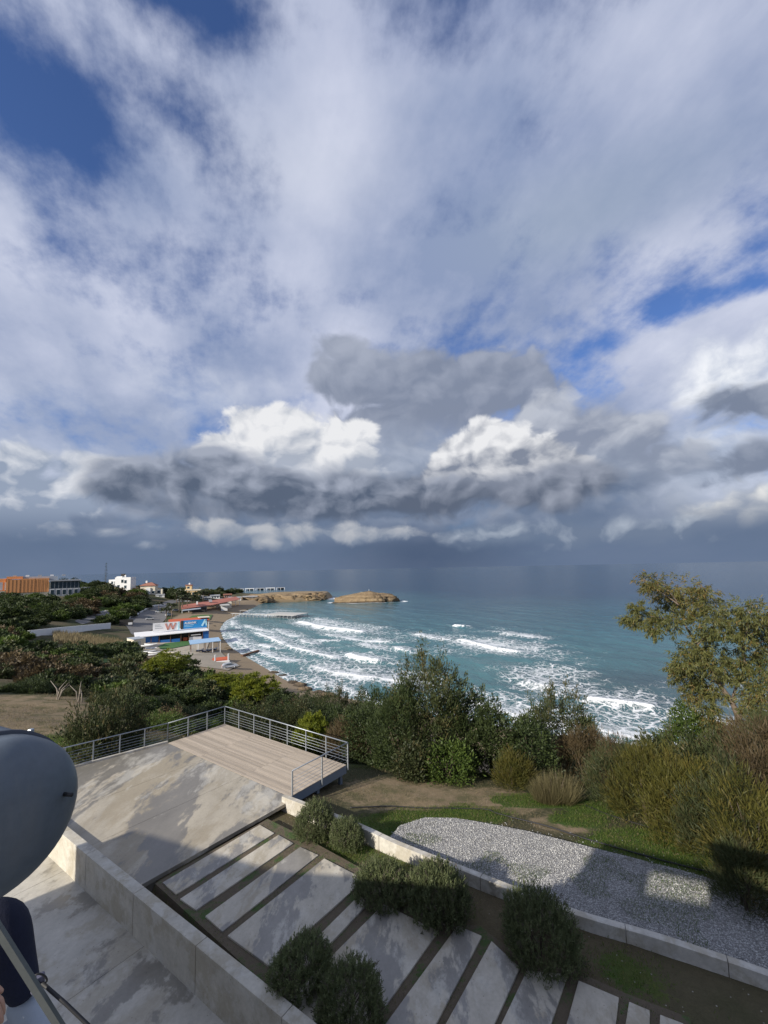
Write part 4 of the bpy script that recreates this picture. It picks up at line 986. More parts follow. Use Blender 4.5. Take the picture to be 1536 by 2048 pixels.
edge = [
    (862, 1330, 78, 25, 'feather', F_olive, 1, 'tall feathery olive-green shrub rising highest above the surf'), (800, 1385, 62, 24, 'feather', F_dark, 2, 'dark shrub pressed against the left side of the tallest one'), (930, 1400, 62, 24.5, 'feather', F_dark, 3, 'dark upright shrub just right of the tallest one'),
    (985, 1415, 52, 24, 'dense', F_dark, 4, 'dense dark shrub left of the pale feathery one'), (745, 1408, 58, 27, 'dense', F_dark, 5, 'dense dark shrub behind the right end of the deck'), (895, 1490, 45, 22, 'dense', F_green, 6, 'low green shrub in front of the tallest one'),
    (1110, 1400, 72, 27, 'feather', F_olive, 7, 'pale feathery shrub with bare twigs over the white surf'), (1055, 1440, 48, 23.5, 'dense', F_dark, 8, 'dark green shrub left of the dry reed clump'), (1170, 1468, 58, 25, 'broom', F_brown, 9, 'brownish twiggy shrub right of the pale feathery one'),
    (1025, 1510, 32, 21.5, 'broom', F_broom, 12, 'small yellow-green broom in front of the dark shrubs'), (830, 1498, 36, 22, 'dense', F_olive, 16, 'low olive shrub at the foot of the hedge beside the tan soil'),
    (1235, 1500, 58, 21, 'broom', F_olive, 10, 'greenish broom at the left end of the right-hand thicket'), (1290, 1505, 66, 20, 'broom', F_broom, 11, 'yellow-green broom second from the left in the right-hand thicket'), (1370, 1520, 72, 18.5, 'broom', F_broom, 12, 'broad yellow-green broom in the middle of the right-hand thicket'),
    (1440, 1545, 78, 17.5, 'broom', F_olive, 13, 'olive broom spilling towards the grass at right'), (1500, 1562, 74, 16.5, 'broom', F_broom, 14, 'golden broom at the right edge nearest the gravel'), (1530, 1468, 90, 19.5, 'broom', F_brown, 15, 'tall rusty broom at the right edge under the eucalyptus'), (1440, 1488, 72, 22, 'feather', F_olive, 16, 'feathery olive shrub behind the right-hand brooms'),
    (1330, 1480, 62, 23, 'feather', F_olive, 17, 'feathery shrub behind the yellow-green brooms'), (1385, 1430, 72, 27, 'dense', F_green, 18, 'dense green bush at the foot of the eucalyptus'), (1500, 1448, 84, 24, 'broom', F_brown, 19, 'rusty thicket shrub right of the eucalyptus trunk'), (1260, 1488, 52, 24, 'broom', F_brown, 20, 'low reddish shrub above the breaking surf'),
    (1560, 1430, 82, 22, 'broom', F_olive, 21, 'olive shrub cut by the right edge below the tree'), (1480, 1690, 36, 15.2, 'broom', F_olive, 22, 'small olive broom low at the right edge')]
for e_ in edge: edge_shrub(*e_)
for e_ in [
    (700, 1425, 62, 30, 'dense', F_dark, 1, 'dark shrub showing through the right end of the deck railing'), (650, 1418, 62, 34, 'feather', F_dark, 2, 'dark feathery shrub behind the middle of the deck railing'), (600, 1405, 62, 38, 'dense', F_olive, 3, 'olive shrub behind the deck railing below the beach'),
    (555, 1402, 62, 42, 'dense', F_dark, 4, 'dark shrub behind the left half of the deck railing'), (510, 1415, 52, 38, 'feather', F_olive, 5, 'low feathery shrub under the bright pine'), (670, 1393, 62, 45, 'feather', F_olive, 6, 'grey-green shrub at the cliff edge above the surf'),
    (720, 1398, 58, 36, 'dense', F_olive, 7, 'olive shrub above the surf left of the tall shrub'), (620, 1395, 62, 55, 'dense', F_dark, 8, 'dark shrub on the slope over the beach'), (770, 1392, 55, 30, 'feather', F_dark, 9, 'dark shrub between the surf and the tall shrub'),
    (690, 1440, 42, 28, 'broom', F_brown, 10, 'brown dry shrub behind the deck corner'), (625, 1430, 36, 30, 'pine', F_pine, 11, 'small bright bush behind the deck railing'), (580, 1405, 52, 48, 'broom', F_brown, 12, 'brown shrub on the slope right of the bright pine')]:
    edge_shrub(*e_)
p = hit(1118, 1600); t = bush('reed_clump', 'dry straw-coloured reed clump in front of the dark shrubs', 'reeds', 'reed', F_straw, seat(p), 1.05, 1.25, None, 1)
p = hit(1095, 1602); t = bush('reed_clump', 'smaller dry reed clump on the left of the straw-coloured one', 'reeds', 'reed', F_straw, seat(p), 0.8, 0.95, None, 2)
p = hit(212, 1508); bush('shrub', 'grey-green olive-like shrub behind the left railing', 'shrub', 'feather', F_olive, seat(p, -0.1), 1.75, 3.0, None, 8)
# bright pines
for x, y, r, h, lb in [(500, 1424, 3.2, 3.3, 'bright yellow-green pine just beyond the far corner of the deck'), (432, 1392, 3.0, 2.0, 'smaller yellow-green pine left of the brightest one'), (322, 1364, 4.0, 3.5, 'olive-yellow round tree below the beach club with its trunk showing')]:
    p = hit(x, y); bush('pine_tree', lb, 'tree', 'pine', F_pine, seat(p, 0.6), r, h, None, 1+int(x) % 3)
# dead branches on the left field
for i, (x, y, lb) in enumerate([(118, 1400, 'bleached dead stump with upright branches on the left field'), (158, 1404, 'bleached forked dead branch right of the stump')]):
    p = hit(x, y); t = thing('dead_branch', lb, 'dead branch', seat(p))
    for k in range(5 if i == 0 else 4):
        a = random.uniform(-1, 1); l = random.uniform(1.2, 2.3); mb = MB(); bx = random.uniform(-0.7, 0.7)
        mb.tube([(bx*0.4, 0, -0.1), (bx*0.6+a*0.3, 0.1, l*0.5), (bx+a*l*0.6, random.uniform(-.3, .3), l*0.85)], [0.06, 0.045, 0.015], 6); mb.build('limb', M_dead, t, True)
# grass on the garden (uncountable)
def blades(name, label, pts, ln, wd, mat, seed, cat='grass'):
    rs = np.random.default_rng(seed); n = len(pts)
    q = norm(np.array([0, 0, 1.0])+rs.normal(size=(n, 3))*np.array([0.45, 0.45, 0.15]))
    me = leaf_mesh(name, pts, q, rs.uniform(0.5, 1.2, n)*ln, wd, rs.random(n), (rs.random(n) < 0.18)*rs.random(n), rs); me.materials.append(mat)
    o = link(name, me); tag(o, label, cat, kind='stuff'); return o
def grid_val(a, x, y):
    i = np.clip(np.searchsorted(GX, x)-1, 0, len(GX)-2); j = np.clip(np.searchsorted(GY, y)-1, 0, len(GY)-2); return a[j, i]
def gz(x, y):
    i = np.clip(np.searchsorted(GX, x)-1, 0, len(GX)-2); j = np.clip(np.searchsorted(GY, y)-1, 0, len(GY)-2)
    a = (x-GX[i])/(GX[i+1]-GX[i]); b = (y-GY[j])/(GY[j+1]-GY[j])
    return (GZ[j, i]*(1-a)+GZ[j, i+1]*a)*(1-b)+(GZ[j+1, i]*(1-a)+GZ[j+1, i+1]*a)*b
rs = np.random.default_rng(11)
x = rs.uniform(-2, 16, 260000); y = rs.uniform(8, 24, 260000)
keep = (grid_val(grass, x, y)+rs.uniform(-0.35, 0.15, len(x)) > 0.42) & ~in_poly(x, y, poly)
base_w = [tuple(P(a, b, T).xy) for a, b in base_px]
keep &= ~in_poly(x, y, base_w)
xy = ((x-ctr.x)*ux.x+(y-ctr.y)*ux.y, (x-ctr.x)*uy.x+(y-ctr.y)*uy.y)
keep &= ~((np.abs(xy[0]) < LX/2+0.1) & (np.abs(xy[1]) < LY/2+0.1)) & ((x-WA.x)*WN.x+(y-WA.y)*WN.y > 0.3)
x, y = x[keep][:70000], y[keep][:70000]
blades('grass', 'short bright green grass round the gravel and the garden', np.stack([x, y, gz(x, y)], -1), 0.085, 0.012, F_grass, 3)
# grass tufts in the gaps between the slabs
x = rs.uniform(-9, 8, 60000); y = rs.uniform(7.5, 17, 60000); k = in_poly(x, y, base_w)
for q in slabs_px: k &= ~in_poly(x, y, [tuple(P(a, b, zs).xy) for a, b in q])
k &= ((x-WA.x)*WN.x+(y-WA.y)*WN.y > 0.1) & (rs.random(len(x)) < 0.10+0.5*(vnoise(x, y, 0.9, 66) > 0.52))
blades('moss_grass', 'sparse grass and moss growing in the gaps between the path slabs', np.stack([x[k], y[k], np.full(k.sum(), T-0.06)], -1), 0.06, 0.010, F_grass, 4)
# left field grass
x = rs.uniform(-42, -12, 160000); y = rs.uniform(19, 46, 160000)
keep = (grid_val(grass, x, y)+rs.uniform(-0.4, 0.15, len(x)) > 0.45); x, y = x[keep][:40000], y[keep][:40000]
s_ = (x-A_.x)*n_.x+(y-A_.y)*n_.y; k = s_ > 0.3; x, y = x[k], y[k]
blades('field_grass', 'green grass patches on the field left of the railing', np.stack([x, y, gz(x, y)], -1), 0.14, 0.022, F_grass, 5)

x = rs.uniform(-46, -12, 60000); y = rs.uniform(19, 50, 60000); k = (vnoise(x, y, 2.2, 31) > 0.48) & ((x-A_.x)*n_.x+(y-A_.y)*n_.y > 0.3); x, y = x[k][:22000], y[k][:22000]
blades('dry_grass', 'dry straw and weeds scattered over the left field', np.stack([x, y, gz(x, y)], -1), 0.16, 0.02, F_reed, 6)
x = rs.uniform(-2, 10, 60000); y = rs.uniform(10, 17, 60000); k = in_poly(x, y, poly) & (vnoise(x, y, 0.8, 41)*vnoise(x, y, 2.6, 42) > 0.36); x, y = x[k][:9000], y[k][:9000]
blades('weeds', 'small weeds growing through the gravel', np.stack([x, y, np.maximum(19.99, gz(x, y)+0.02)], -1), 0.07, 0.010, F_grass, 7)
x = rs.uniform(-4, 14, 90000); y = rs.uniform(12, 24, 90000); k = ~in_poly(x, y, poly) & ~in_poly(x, y, base_w) & (vnoise(x, y, 1.3, 51) > 0.5) & (((x-ctr.x)*uy.x+(y-ctr.y)*uy.y > LY/2) | ((x-ctr.x)*ux.x+(y-ctr.y)*ux.y > LX/2+0.2)); x, y = x[k][:16000], y[k][:16000]
blades('garden_straw', 'dry straw lying on the tan garden soil', np.stack([x, y, gz(x, y)], -1), 0.09, 0.010, F_reed, 8)

# ------------------------------------------------------------------ eucalyptus
def eucalyptus():
    dE = 27.0
    base = PD(1492, 1515, dE); base.z = hgt(base.x, base.y)
    t = thing('eucalyptus_tree', 'tall leaning eucalyptus with sparse olive foliage at the right edge', 'tree', tuple(base))
    def L(px, py, dd=0.0): return PD(px, py, dE+dd)-base
    rs = np.random.default_rng(77); mb = MB()
    trunk = [Vector((0, 0, -0.3)), L(1490, 1480), L(1478, 1440), L(1464, 1405), L(1440, 1370), L(1420, 1335)]
    mb.tube(smooth_path(trunk, 4), [0.17-0.0048*i for i in range(21)], 8); mb.build('trunk', M_bark2, t, True)
    limbs = [[(1420, 1335), (1395, 1290), (1370, 1250), (1358, 1210), (1335, 1180)], [(1370, 1250), (1340, 1240), (1300, 1232)], [(1395, 1290), (1425, 1255), (1440, 1225)], [(1464, 1405), (1475, 1370), (1500, 1350), (1530, 1340)],
             [(1475, 1370), (1490, 1330), (1485, 1290), (1500, 1250)], [(1485, 1290), (1460, 1280), (1452, 1265)], [(1485, 1290), (1520, 1285), (1545, 1270)], [(1440, 1370), (1410, 1355), (1385, 1345)], [(1478, 1440), (1500, 1420), (1530, 1400)], [(1490, 1480), (1450, 1465), (1430, 1450)], [(1420, 1335), (1400, 1320), (1375, 1305)], [(1358, 1210), (1330, 1190), (1300, 1175)], [(1478, 1440), (1520, 1450), (1550, 1440)]]
    for i, l in enumerate(limbs):
        pts = [L(a, b, 0.5*math.sin(i*2.1+j)) for j, (a, b) in enumerate(l)]
        r0 = 0.075 if i in (0, 3, 4) else 0.042
        sp = smooth_path(pts, 4); m_ = MB(); m_.tube(sp, [r0*(1-0.72*k/(len(sp)-1)) for k in range(len(sp))], 6); m_.build('limb', M_bark2, t, True)
    cl = [(1318, 1172, 26), (1352, 1178, 28), (1300, 1165, 18), (1390, 1200, 26), (1285, 1235, 24), (1262, 1240, 16), (1320, 1232, 26), (1350, 1245, 24), (1312, 1258, 18), (1425, 1220, 26), (1455, 1228, 26), (1405, 1180, 16), (1432, 1250, 24), (1375, 1220, 20), (1500, 1225, 24), (1530, 1235, 26), (1555, 1250, 26), (1490, 1262, 20), (1525, 1270, 26), (1470, 1268, 18),
          (1375, 1305, 22), (1400, 1298, 22), (1440, 1305, 22), (1365, 1325, 20), (1395, 1335, 24), (1430, 1330, 20), (1375, 1360, 22), (1405, 1365, 22), (1355, 1340, 16), (1425, 1385, 18), (1385, 1385, 16), (1480, 1330, 18), (1520, 1325, 24), (1545, 1345, 24), (1510, 1300, 20), (1505, 1370, 20), (1535, 1390, 24), (1500, 1410, 18), (1525, 1430, 22), (1548, 1450, 22), (1430, 1445, 16), (1415, 1415, 14), (1455, 1470, 16), (1520, 1470, 20), (1450, 1350, 16), (1410, 1272, 16), (1340, 1205, 20), (1275, 1215, 12)]
    P_, Q_, TI, TP = [], [], [], []
    for (cx, cy, r) in cl:
        c = np.array(L(cx, cy, rs.uniform(-1.6, 1.6))); rm = r*dE/860.0*1.05; ns = int(18+r*1.5)
        tone = rs.uniform(0, .5); tp = rs.random() < 0.3
        for s in range(ns):
            o = norm(rs.normal(size=3))*rs.uniform(0.2, 1.0)*rm*np.array([1, 1, 0.75]); nl = 17
            ax = norm(o+np.array([0, 0, -0.25])*rm); l = rs.uniform(0.2, 0.5)*rm
            tt = rs.random((nl, 1)); P_.append(c+o+ax*tt*l+rs.normal(size=(nl, 3))*0.05)
            Q_.append(norm(ax*0.6+np.array([0, 0, -0.55])+rs.normal(size=(nl, 3))*0.5)); TI.append(np.clip(tone+rs.uniform(0, .55, nl), 0, 1)); TP.append((rs.random(nl) < (0.5 if tp else 0.1))*rs.random(nl))
    P_, Q_ = np.concatenate(P_), np.concatenate(Q_)
    me = leaf_mesh('crown', P_, Q_, rs.uniform(0.14, 0.26, len(P_)), 0.042, np.concatenate(TI), np.concatenate(TP), rs); me.materials.append(F_euc); link('crown', me, t)
eucalyptus()

# ------------------------------------------------------------------ far land: roads, walls, buildings
def drape(name, px, mat, dz=0.12, cuts=6, kind='structure', pts=None):
    w_ = pts or [hit(x, y) for x, y in px]
    bm = bmesh.new(); bm.faces.new([bm.verts.new((p.x, p.y, 0)) for p in w_]); bmesh.ops.triangulate(bm, faces=bm.faces)
    bmesh.ops.subdivide_edges(bm, edges=list(bm.edges), cuts=cuts, use_grid_fill=True)
    for v in bm.verts: v.co.z = hgt(v.co.x, v.co.y)+dz
    bmesh.ops.recalc_face_normals(bm, faces=bm.faces)
    me = bpy.data.meshes.new(name); bm.to_mesh(me); bm.free()
    for p in me.polygons: p.use_smooth = True
    o = link(name, me, None, mat)
    if kind: tag(o, kind=kind)
    return o
M_asph = plain('worn_asphalt', (0.15, 0.145, 0.14), 0.9, 0, 0.35, 0.15)
M_lot = plain('pale_gravel_lot', (0.37, 0.32, 0.245), 0.95, 0, 0.3, 0.2)
M_turf = plain('artificial_turf', (0.045, 0.13, 0.03), 0.9, 0, 0.15, 0.5)
M_lawn = plain('lawn', (0.06, 0.12, 0.025), 0.95, 0, 0.3, 0.4)
M_wht = plain('white_render', (0.74, 0.74, 0.72), 0.7, 0, 0.08, 0.6)
M_crm = plain('cream_render', (0.66, 0.60, 0.47), 0.8, 0, 0.1, 0.6)
M_yel = plain('yellow_render', (0.62, 0.45, 0.24), 0.8, 0, 0.1, 0.6)
M_org = plain('orange_panel', (0.68, 0.30, 0.11), 0.7, 0, 0.12, 0.5)
M_gry = plain('grey_render', (0.36, 0.37, 0.38), 0.8, 0, 0.12, 0.4)
M_roof = plain('red_roof', (0.36, 0.125, 0.085), 0.8, 0, 0.2, 0.5)
M_roof2 = plain('terracotta_tiles', (0.30, 0.13, 0.085), 0.85, 0, 0.2, 0.8)
M_zinc = plain('zinc_sheet', (0.42, 0.45, 0.47), 0.45, 0.3, 0.12, 0.5)
M_glass = plain('far_glass', (0.035, 0.055, 0.07), 0.1, 0, 0.2, 0.6)
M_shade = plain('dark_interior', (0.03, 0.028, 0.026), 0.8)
M_blue = plain('blue_paint', (0.02, 0.14, 0.42), 0.6, 0, 0.1, 0.5)
M_bill = plain('billboard_blue', (0.02, 0.24, 0.55), 0.55, 0, 0.08, 0.5)
M_bwht = plain('billboard_white', (0.78, 0.77, 0.76), 0.55, 0, 0.05, 0.5)
M_pink = plain('letter_rose', (0.55, 0.25, 0.20), 0.6)
M_cyan = plain('pale_cyan', (0.45, 0.72, 0.80), 0.5)
M_conc = plain('far_concrete', (0.46, 0.45, 0.42), 0.85, 0, 0.15, 0.4)
M_brown = plain('brown_timber', (0.14, 0.075, 0.045), 0.85, 0, 0.2, 0.6)
M_red = plain('red_tarp', (0.48, 0.10, 0.035), 0.7, 0, 0.1, 0.8)
M_skyb = plain('pale_blue_roof', (0.30, 0.45, 0.62), 0.5, 0, 0.12, 0.8)
class Fr:                       # local frame: x to the right of the view, y away from it
    def __init__(s, px, py, turn=0.0, base=None):
        s.p = base or hit(px, py); s.a = -math.atan2(s.p.x, s.p.y)+R(turn); s.m = math.hypot(s.p.x, s.p.y)/FPX; s.zs = 1.0
    def thing(s, name, label, cat, group=None): s.t = thing(name, label, cat, tuple(s.p), s.a, group); return s.t
    def box(s, name, mat, x0, x1, y0, y1, z0, z1, parent=None, bevel=0.0):
        if s.zs != 1.0: z0, z1 = (z if z < 0 else z*s.zs for z in (z0, z1))
        mb = MB(); mb.box(((x0+x1)/2, (y0+y1)/2, (z0+z1)/2), (x1-x0, y1-y0, z1-z0)); return mb.build(name, mat, parent or s.t, bevel=bevel)
    def window(s, x0, x1, z0, z1, y=0.0, mat=None, frame=None):
        f = s.box('window', frame or M_wht, x0-0.12, x1+0.12, y-0.10, y+0.02, z0-0.12, z1+0.12)
        s.box('pane', mat or M_glass, x0, x1, y-0.14, y-0.06, z0, z1, f); return f
def hip(f, mat, x0, x1, y0, y1, z0, h, name='roof', parent=None, ridge=0.3):
    z0 *= f.zs; h *= f.zs; mb = MB(); w_, d_ = x1-x0, y1-y0; m = min(w_, d_)*0.5
    v = [(x0, y0, z0), (x1, y0, z0), (x1, y1, z0), (x0, y1, z0), (x0+m*(1-ridge), (y0+y1)/2, z0+h), (x1-m*(1-ridge), (y0+y1)/2, z0+h)]
    mb.add(v, [(0, 1, 5, 4), (1, 2, 5), (2, 3, 4, 5), (3, 0, 4), (3, 2, 1, 0)]); return mb.build(name, mat, parent or f.t)

drape('car_park', [(252, 1252), (240, 1247), (262, 1232), (292, 1216), (315, 1210), (345, 1207), (338, 1222), (330, 1240), (300, 1262), (275, 1275), (262, 1268)], M_asph)
drape('road', [(345, 1207), (315, 1210), (330, 1203), (350, 1199), (372, 1198), (374, 1202)], M_asph)
drape('side_road', [(150, 1243), (170, 1232), (205, 1222), (228, 1221), (226, 1228), (200, 1236), (190, 1243), (165, 1249)], M_asph)
drape('club_yard', [(262, 1292), (330, 1278), (405, 1266), (420, 1280), (412, 1302), (380, 1316), (330, 1318), (285, 1306)], M_lot)
drape('club_lot', [(345, 1320), (400, 1306), (440, 1303), (455, 1318), (480, 1332), (455, 1342), (415, 1336), (370, 1330)], M_lot, 0.15)
drape('turf_pitch', [(316, 1294), (330, 1288), (376, 1283), (380, 1291), (345, 1298), (322, 1300)], M_turf, 0.28)
drape('beach_lawn', [(365, 1243), (385, 1232), (425, 1230), (420, 1240), (395, 1247)], M_lawn, 0.25)
drape('hillside_meadow', [(160, 1330), (200, 1318), (260, 1325), (250, 1340), (200, 1345)], M_lawn, 0.1)
# boundary walls
def wall_run(name, label, px, h, th, mat, cat='wall', piece='section', cope=None):
    pts = [hit(x, y) for x, y in px]; t = thing(name, label, cat, tuple(pts[0]))
    for a, b in zip(pts[:-1], pts[1:]):
        a, b = a-pts[0], b-pts[0]; mb = MB(); mb.bar(a+Vector((0, 0, h/2-0.3)), b+Vector((0, 0, h/2-0.3)), th, h+0.6); mb.build(piece, mat, t)
        if cope: mb = MB(); mb.bar(a+Vector((0, 0, h+0.06)), b+Vector((0, 0, h+0.06)), th+0.5, 0.12); mb.build('coping', cope, t)
    return t
wall_run('boundary_wall', 'long white wall crossing the scrub on the left hillside', [(56, 1276), (110, 1269), (165, 1263), (220, 1257)], 2.3, 0.5, M_wht)
wall_run('boundary_wall', 'pale wall along the left side of the car park', [(242, 1247), (262, 1234), (277, 1229)], 0.9, 0.4, M_wht)
wall_run('boundary_wall', 'pale wall at the upper end of the car park', [(280, 1226), (300, 1216), (312, 1212), (330, 1211)], 0.9, 0.4, M_wht)
kst = MB().box((0, 0, 0.25), (0.9, 0.5, 0.7)).mesh('kerb_stone'); kst.materials.append(M_wht)
for i in range(15):
    k = i/14; p = hit(152+k*76, 1238-18*k**0.7); o = link('kerb_stone', kst, None, None, tuple(p)); tag(o, 'small white kerb stone in the row along the curved side road', 'kerb stone', 'white kerb stones along the side road')
f = Fr(255, 1253); f.thing('advertising_board', 'dark advertising board standing beside the car park entrance', 'board')
f.box('panel', M_shade, -3.2, 2.2, -0.1, 0.1, 0.6, 3.2); f.box('sticker', M_wht, 0.2, 1.9, -0.16, -0.1, 0.8, 1.8)
for x in (-2.8, 1.8): f.box('post', M_brown, x-0.1, x+0.1, 0.1, 0.25, -0.4, 3.0)

# orange and glass building
f = Fr(97, 1193); f.thing('orange_building', 'orange panelled building with a dark glass wing on the left hilltop', 'building'); m = f.m*0.9; f.zs = 2.65
f.box('wing', M_gry, 0, 45*m, 0, 14, -2, 5*m); f.box('glass_storey', M_glass, 0.6, 44*m, 0.35, 13, 5*m+0.02, 9.8*m); f.box('roof', M_gry, -0.3, 46*m, -0.5, 14, 9.85*m, 10.6*m)
for i in range(8): f.box('mullion', M_gry, (2+i*5.7)*m, (2.4+i*5.7)*m, 0.2, 0.34, 5*m+.02, 9.8*m)
for i in range(5): f.window((2.5+i*8.4)*m, (7.4+i*8.4)*m, 0.9*m, 4.2*m)
for i in range(3):
    x0 = (-57+i*19)*m; f.box('panel_block', M_org, x0+0.05, x0+19*m-0.05, 1.5+0.02*i, 15, 3.2*m, (11.5+(0.5 if i else 0))*m)
for i in range(11): f.box('panel_seam', M_shade, (-54+i*4.9)*m, (-53.6+i*4.9)*m, 1.44, 1.49, 3.3*m, 11.4*m)
for i in range(5): f.box('roof_unit', M_wht if i % 2 else M_gry, (-50+i*17)*m, (-45+i*17)*m, 8, 11, 13.3*m, 14.3*m)
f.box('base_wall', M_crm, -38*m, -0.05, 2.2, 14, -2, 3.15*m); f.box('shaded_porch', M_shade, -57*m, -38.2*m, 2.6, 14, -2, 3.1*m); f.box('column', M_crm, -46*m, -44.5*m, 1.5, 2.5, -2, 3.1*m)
f.box('upper_storey', M_zinc, -36*m, 12*m, 7, 16, 10.7*m, 13.2*m); f.box('tower', M_org, -57*m, -36.2*m, 3.2, 12, 11.9*m, 13.5*m)
f.box('left_wing', M_org, -88*m, -58*m, 4, 16, 4.5*m, 12.2*m); f.box('stone_base', M_gry, -100*m, -58*m, 0, 4, -2, 4.2*m); f.box('left_pavilion', M_crm, -112*m, -89*m, 5, 16, 4.0*m, 11*m); f.box('pavilion_roof', M_zinc, -114*m, -88.5*m, 4, 17, 11.05*m, 12.2*m)
for i in range(2): f.box('window', M_zinc, (-66+i*7)*m, (-61.5+i*7)*m, 3.85, 4.05, 5*m, 10*m)
# white house with black tank
f = Fr(238, 1181, -25); f.thing('white_house', 'white cubic three-storey house with a dark roof tank', 'house'); m = f.m; f.zs = 2.0
f.box('wall', M_wht, -7*m, 18*m, 0, 9, -3, 11*m); f.box('side_block', M_wht, -20*m, -7.05*m, 3, 11, -3, 9.2*m); f.box('stair_block', M_wht, -7*m, 2*m, 2.0, 8, 11.02*m, 11.8*m)
for x, z in ((-16, 5.5), (-11, 5.5)): f.window(x*m, (x+3)*m, z*m, (z+2.2)*m, 3)
for x, z in ((8, 1.5), (8, 6), (-3, 2), (3, 6.5)): f.window(x*m, (x+3.6)*m, z*m, (z+2.6)*m)
f.box('roof_tank', M_shade, -2*m, 4*m, 4, 6, 11.85*m, 14*m, bevel=0.3); f.box('water_tank', M_wht, 5*m, 7*m, 3, 4.5, 11.05*m, 13*m, bevel=0.2)
# beige house with red hip roof
f = Fr(297, 1188, -12); f.thing('beige_house', 'cream two-storey house with red hipped roof above the car park', 'house'); m = f.m; f.zs = 1.3
f.box('wall', M_crm, -13*m, 10*m, 0, 10, -2, 11*m); rf = hip(f, M_roof2, -15*m, 12*m, -0.8, 11, 11.02*m, 4.2*m); f.box('annex', M_crm, 10.05*m, 21*m, 2, 10, -2, 6*m); f.box('roof_tank', M_wht, -7*m, -4*m, 4, 5.5, 14*m, 17.5*m, rf, 0.2)
for x in (-11, 5): f.window(x*m, (x+4.5)*m, 0.8*m, 4*m)
f.window(13*m, 17.5*m, .8*m, 4*m, 2); f.box('porch', M_wht, -4*m, 3*m, -0.9, 0.0, -1, 8.4*m)
# yellow villa with roof tower
f = Fr(377, 1192, -8); f.thing('yellow_villa', 'yellow villa with a small square roof tower near the shore', 'house'); m = f.m
f.box('wall', M_yel, -20*m, 19*m, 0, 14, -2, 9.5*m); f.box('cornice', M_crm, -21*m, 20*m, -0.5, 14.5, 9.55*m, 11*m); tw = f.box('tower', M_yel, -6*m, 4*m, 3, 9, 11.02*m, 18.5*m); f.box('tower_roof', M_roof2, -7*m, 5*m, 2.5, 9.5, 18.55*m, 19.8*m, tw); f.box('roof_tank', M_wht, -1.5*m, 1.2*m, 5, 6.5, 19.85*m, 23*m, tw, 0.2)
f.window(-3.5*m, 0.5*m, 13*m, 16.5*m, 3)
for x in (-15, -8, -1, 6, 12): f.window(x*m, (x+3.6)*m, 2.2*m, 6.2*m)
# small white houses
for px, py, w_, h_, lb in ((264, 1176, 10, 6, 'small white house between the cubic house and the red-roofed one'), (320, 1194, 14, 3.5, 'low white garage row in front of the red-roofed house'), (205, 1176, 8, 3, 'tiny white hut on the hilltop scrub beside the cubic house'), (352, 1197, 9, 4, 'small white shed left of the yellow villa'), (402, 1198, 9, 4.5, 'small white house just right of the yellow villa'), (445, 1203, 10, 4, 'little white hut behind the middle of the restaurant roof'), (20, 1170, 26, 7, 'pale house on the skyline behind the left pavilion'), (172, 1180, 12, 4, 'low white building half hidden in the hilltop trees')):
    f = Fr(px, py); f.thing('small_house', lb, 'house'); m = f.m
    f.box('wall', M_wht, -w_*m/2, w_*m/2, 0, 7, -2, h_*m); f.box('roof', M_gry, -w_*m/2-.2, w_*m/2+.2, -.3, 7.2, h_*m+0.01, h_*m+0.35); f.window(-w_*m*0.15, w_*m*0.15, h_*m*0.35, h_*m*0.7)
# long beach restaurant
f = Fr(392, 1228, 0); f.thing('beach_restaurant', 'long red-roofed beach restaurant with open terraces behind the sand', 'restaurant'); m = f.m
def slope(name, mat, pts, th=0.25):
    mb = MB(); n = len(pts); mb.add([*pts, *[(x, y, z-th) for x, y, z in pts]], [tuple(range(n)), tuple(range(2*n-1, n-1, -1))]+[(i, i+n, (i+1) % n+n, (i+1) % n) for i in range(n)]); return mb.build(name, mat, f.t)
slope('roof', M_roof, [(-24*m, 0, 3.4), (30*m, 22, 3.6), (95*m, 70, 3.6), (88*m, 85, 5.0), (20*m, 44, 5.0), (-26*m, 16, 4.6)])
slope('front_canopy', M_zinc, [(-22*m, -3, 2.6), (8*m, 4, 2.8), (8*m, 7, 3.2), (-22*m, -0.2, 3.1)])
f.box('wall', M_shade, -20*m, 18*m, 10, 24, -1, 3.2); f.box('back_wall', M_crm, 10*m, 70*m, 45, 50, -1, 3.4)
for i in range(12):
    k = i/11; x = -23*m+k*(116*m); y = 0.5+k*68; f.box('post', M_wht, x-0.15, x+0.15, y, y+0.3, -1, 3.3)
f.box('rooftop_unit', M_wht, 0, 3*m, 20, 23, 4.4, 6.2); f.box('rooftop_unit', M_zinc, 24*m, 30*m, 34, 38, 4.6, 6.0); f.box('white_kiosk', M_wht, 46*m, 58*m, 24, 32, -1, 2.6); f.box('kiosk_roof', M_conc, 44*m, 62*m, 22, 34, 2.62, 2.9)
# villas and sheds behind the restaurant
for i, (px, py, w_, h_, mt, lb) in enumerate(((430, 1197, 16, 6, M_wht, 'white beach house behind the restaurant roof'), (455, 1196, 14, 7, M_roof2, 'brick-red beach house left of the headland pavilions'), (470, 1200, 22, 5, M_wht, 'white terrace building where the headland begins'), (500, 1199, 26, 6, M_conc, 'grey terrace building beside the headland rock'), (415, 1200, 12, 5, M_gry, 'grey shed behind the red restaurant'))):
    f = Fr(px, py); f.thing('beach_house', lb, 'house'); m = f.m
    f.box('wall', mt, -w_*m/2, w_*m/2, 0, 9, -2, h_*m*0.8); f.box('roof', M_roof2 if i in (1,) else M_gry, -w_*m/2-.4, w_*m/2+.4, -.8, 9.4, h_*m*0.8+0.01, h_*m)
    for k in range(3): f.window((-0.35+0.28*k)*w_*m, (-0.2+0.28*k)*w_*m, h_*m*.2, h_*m*.6)
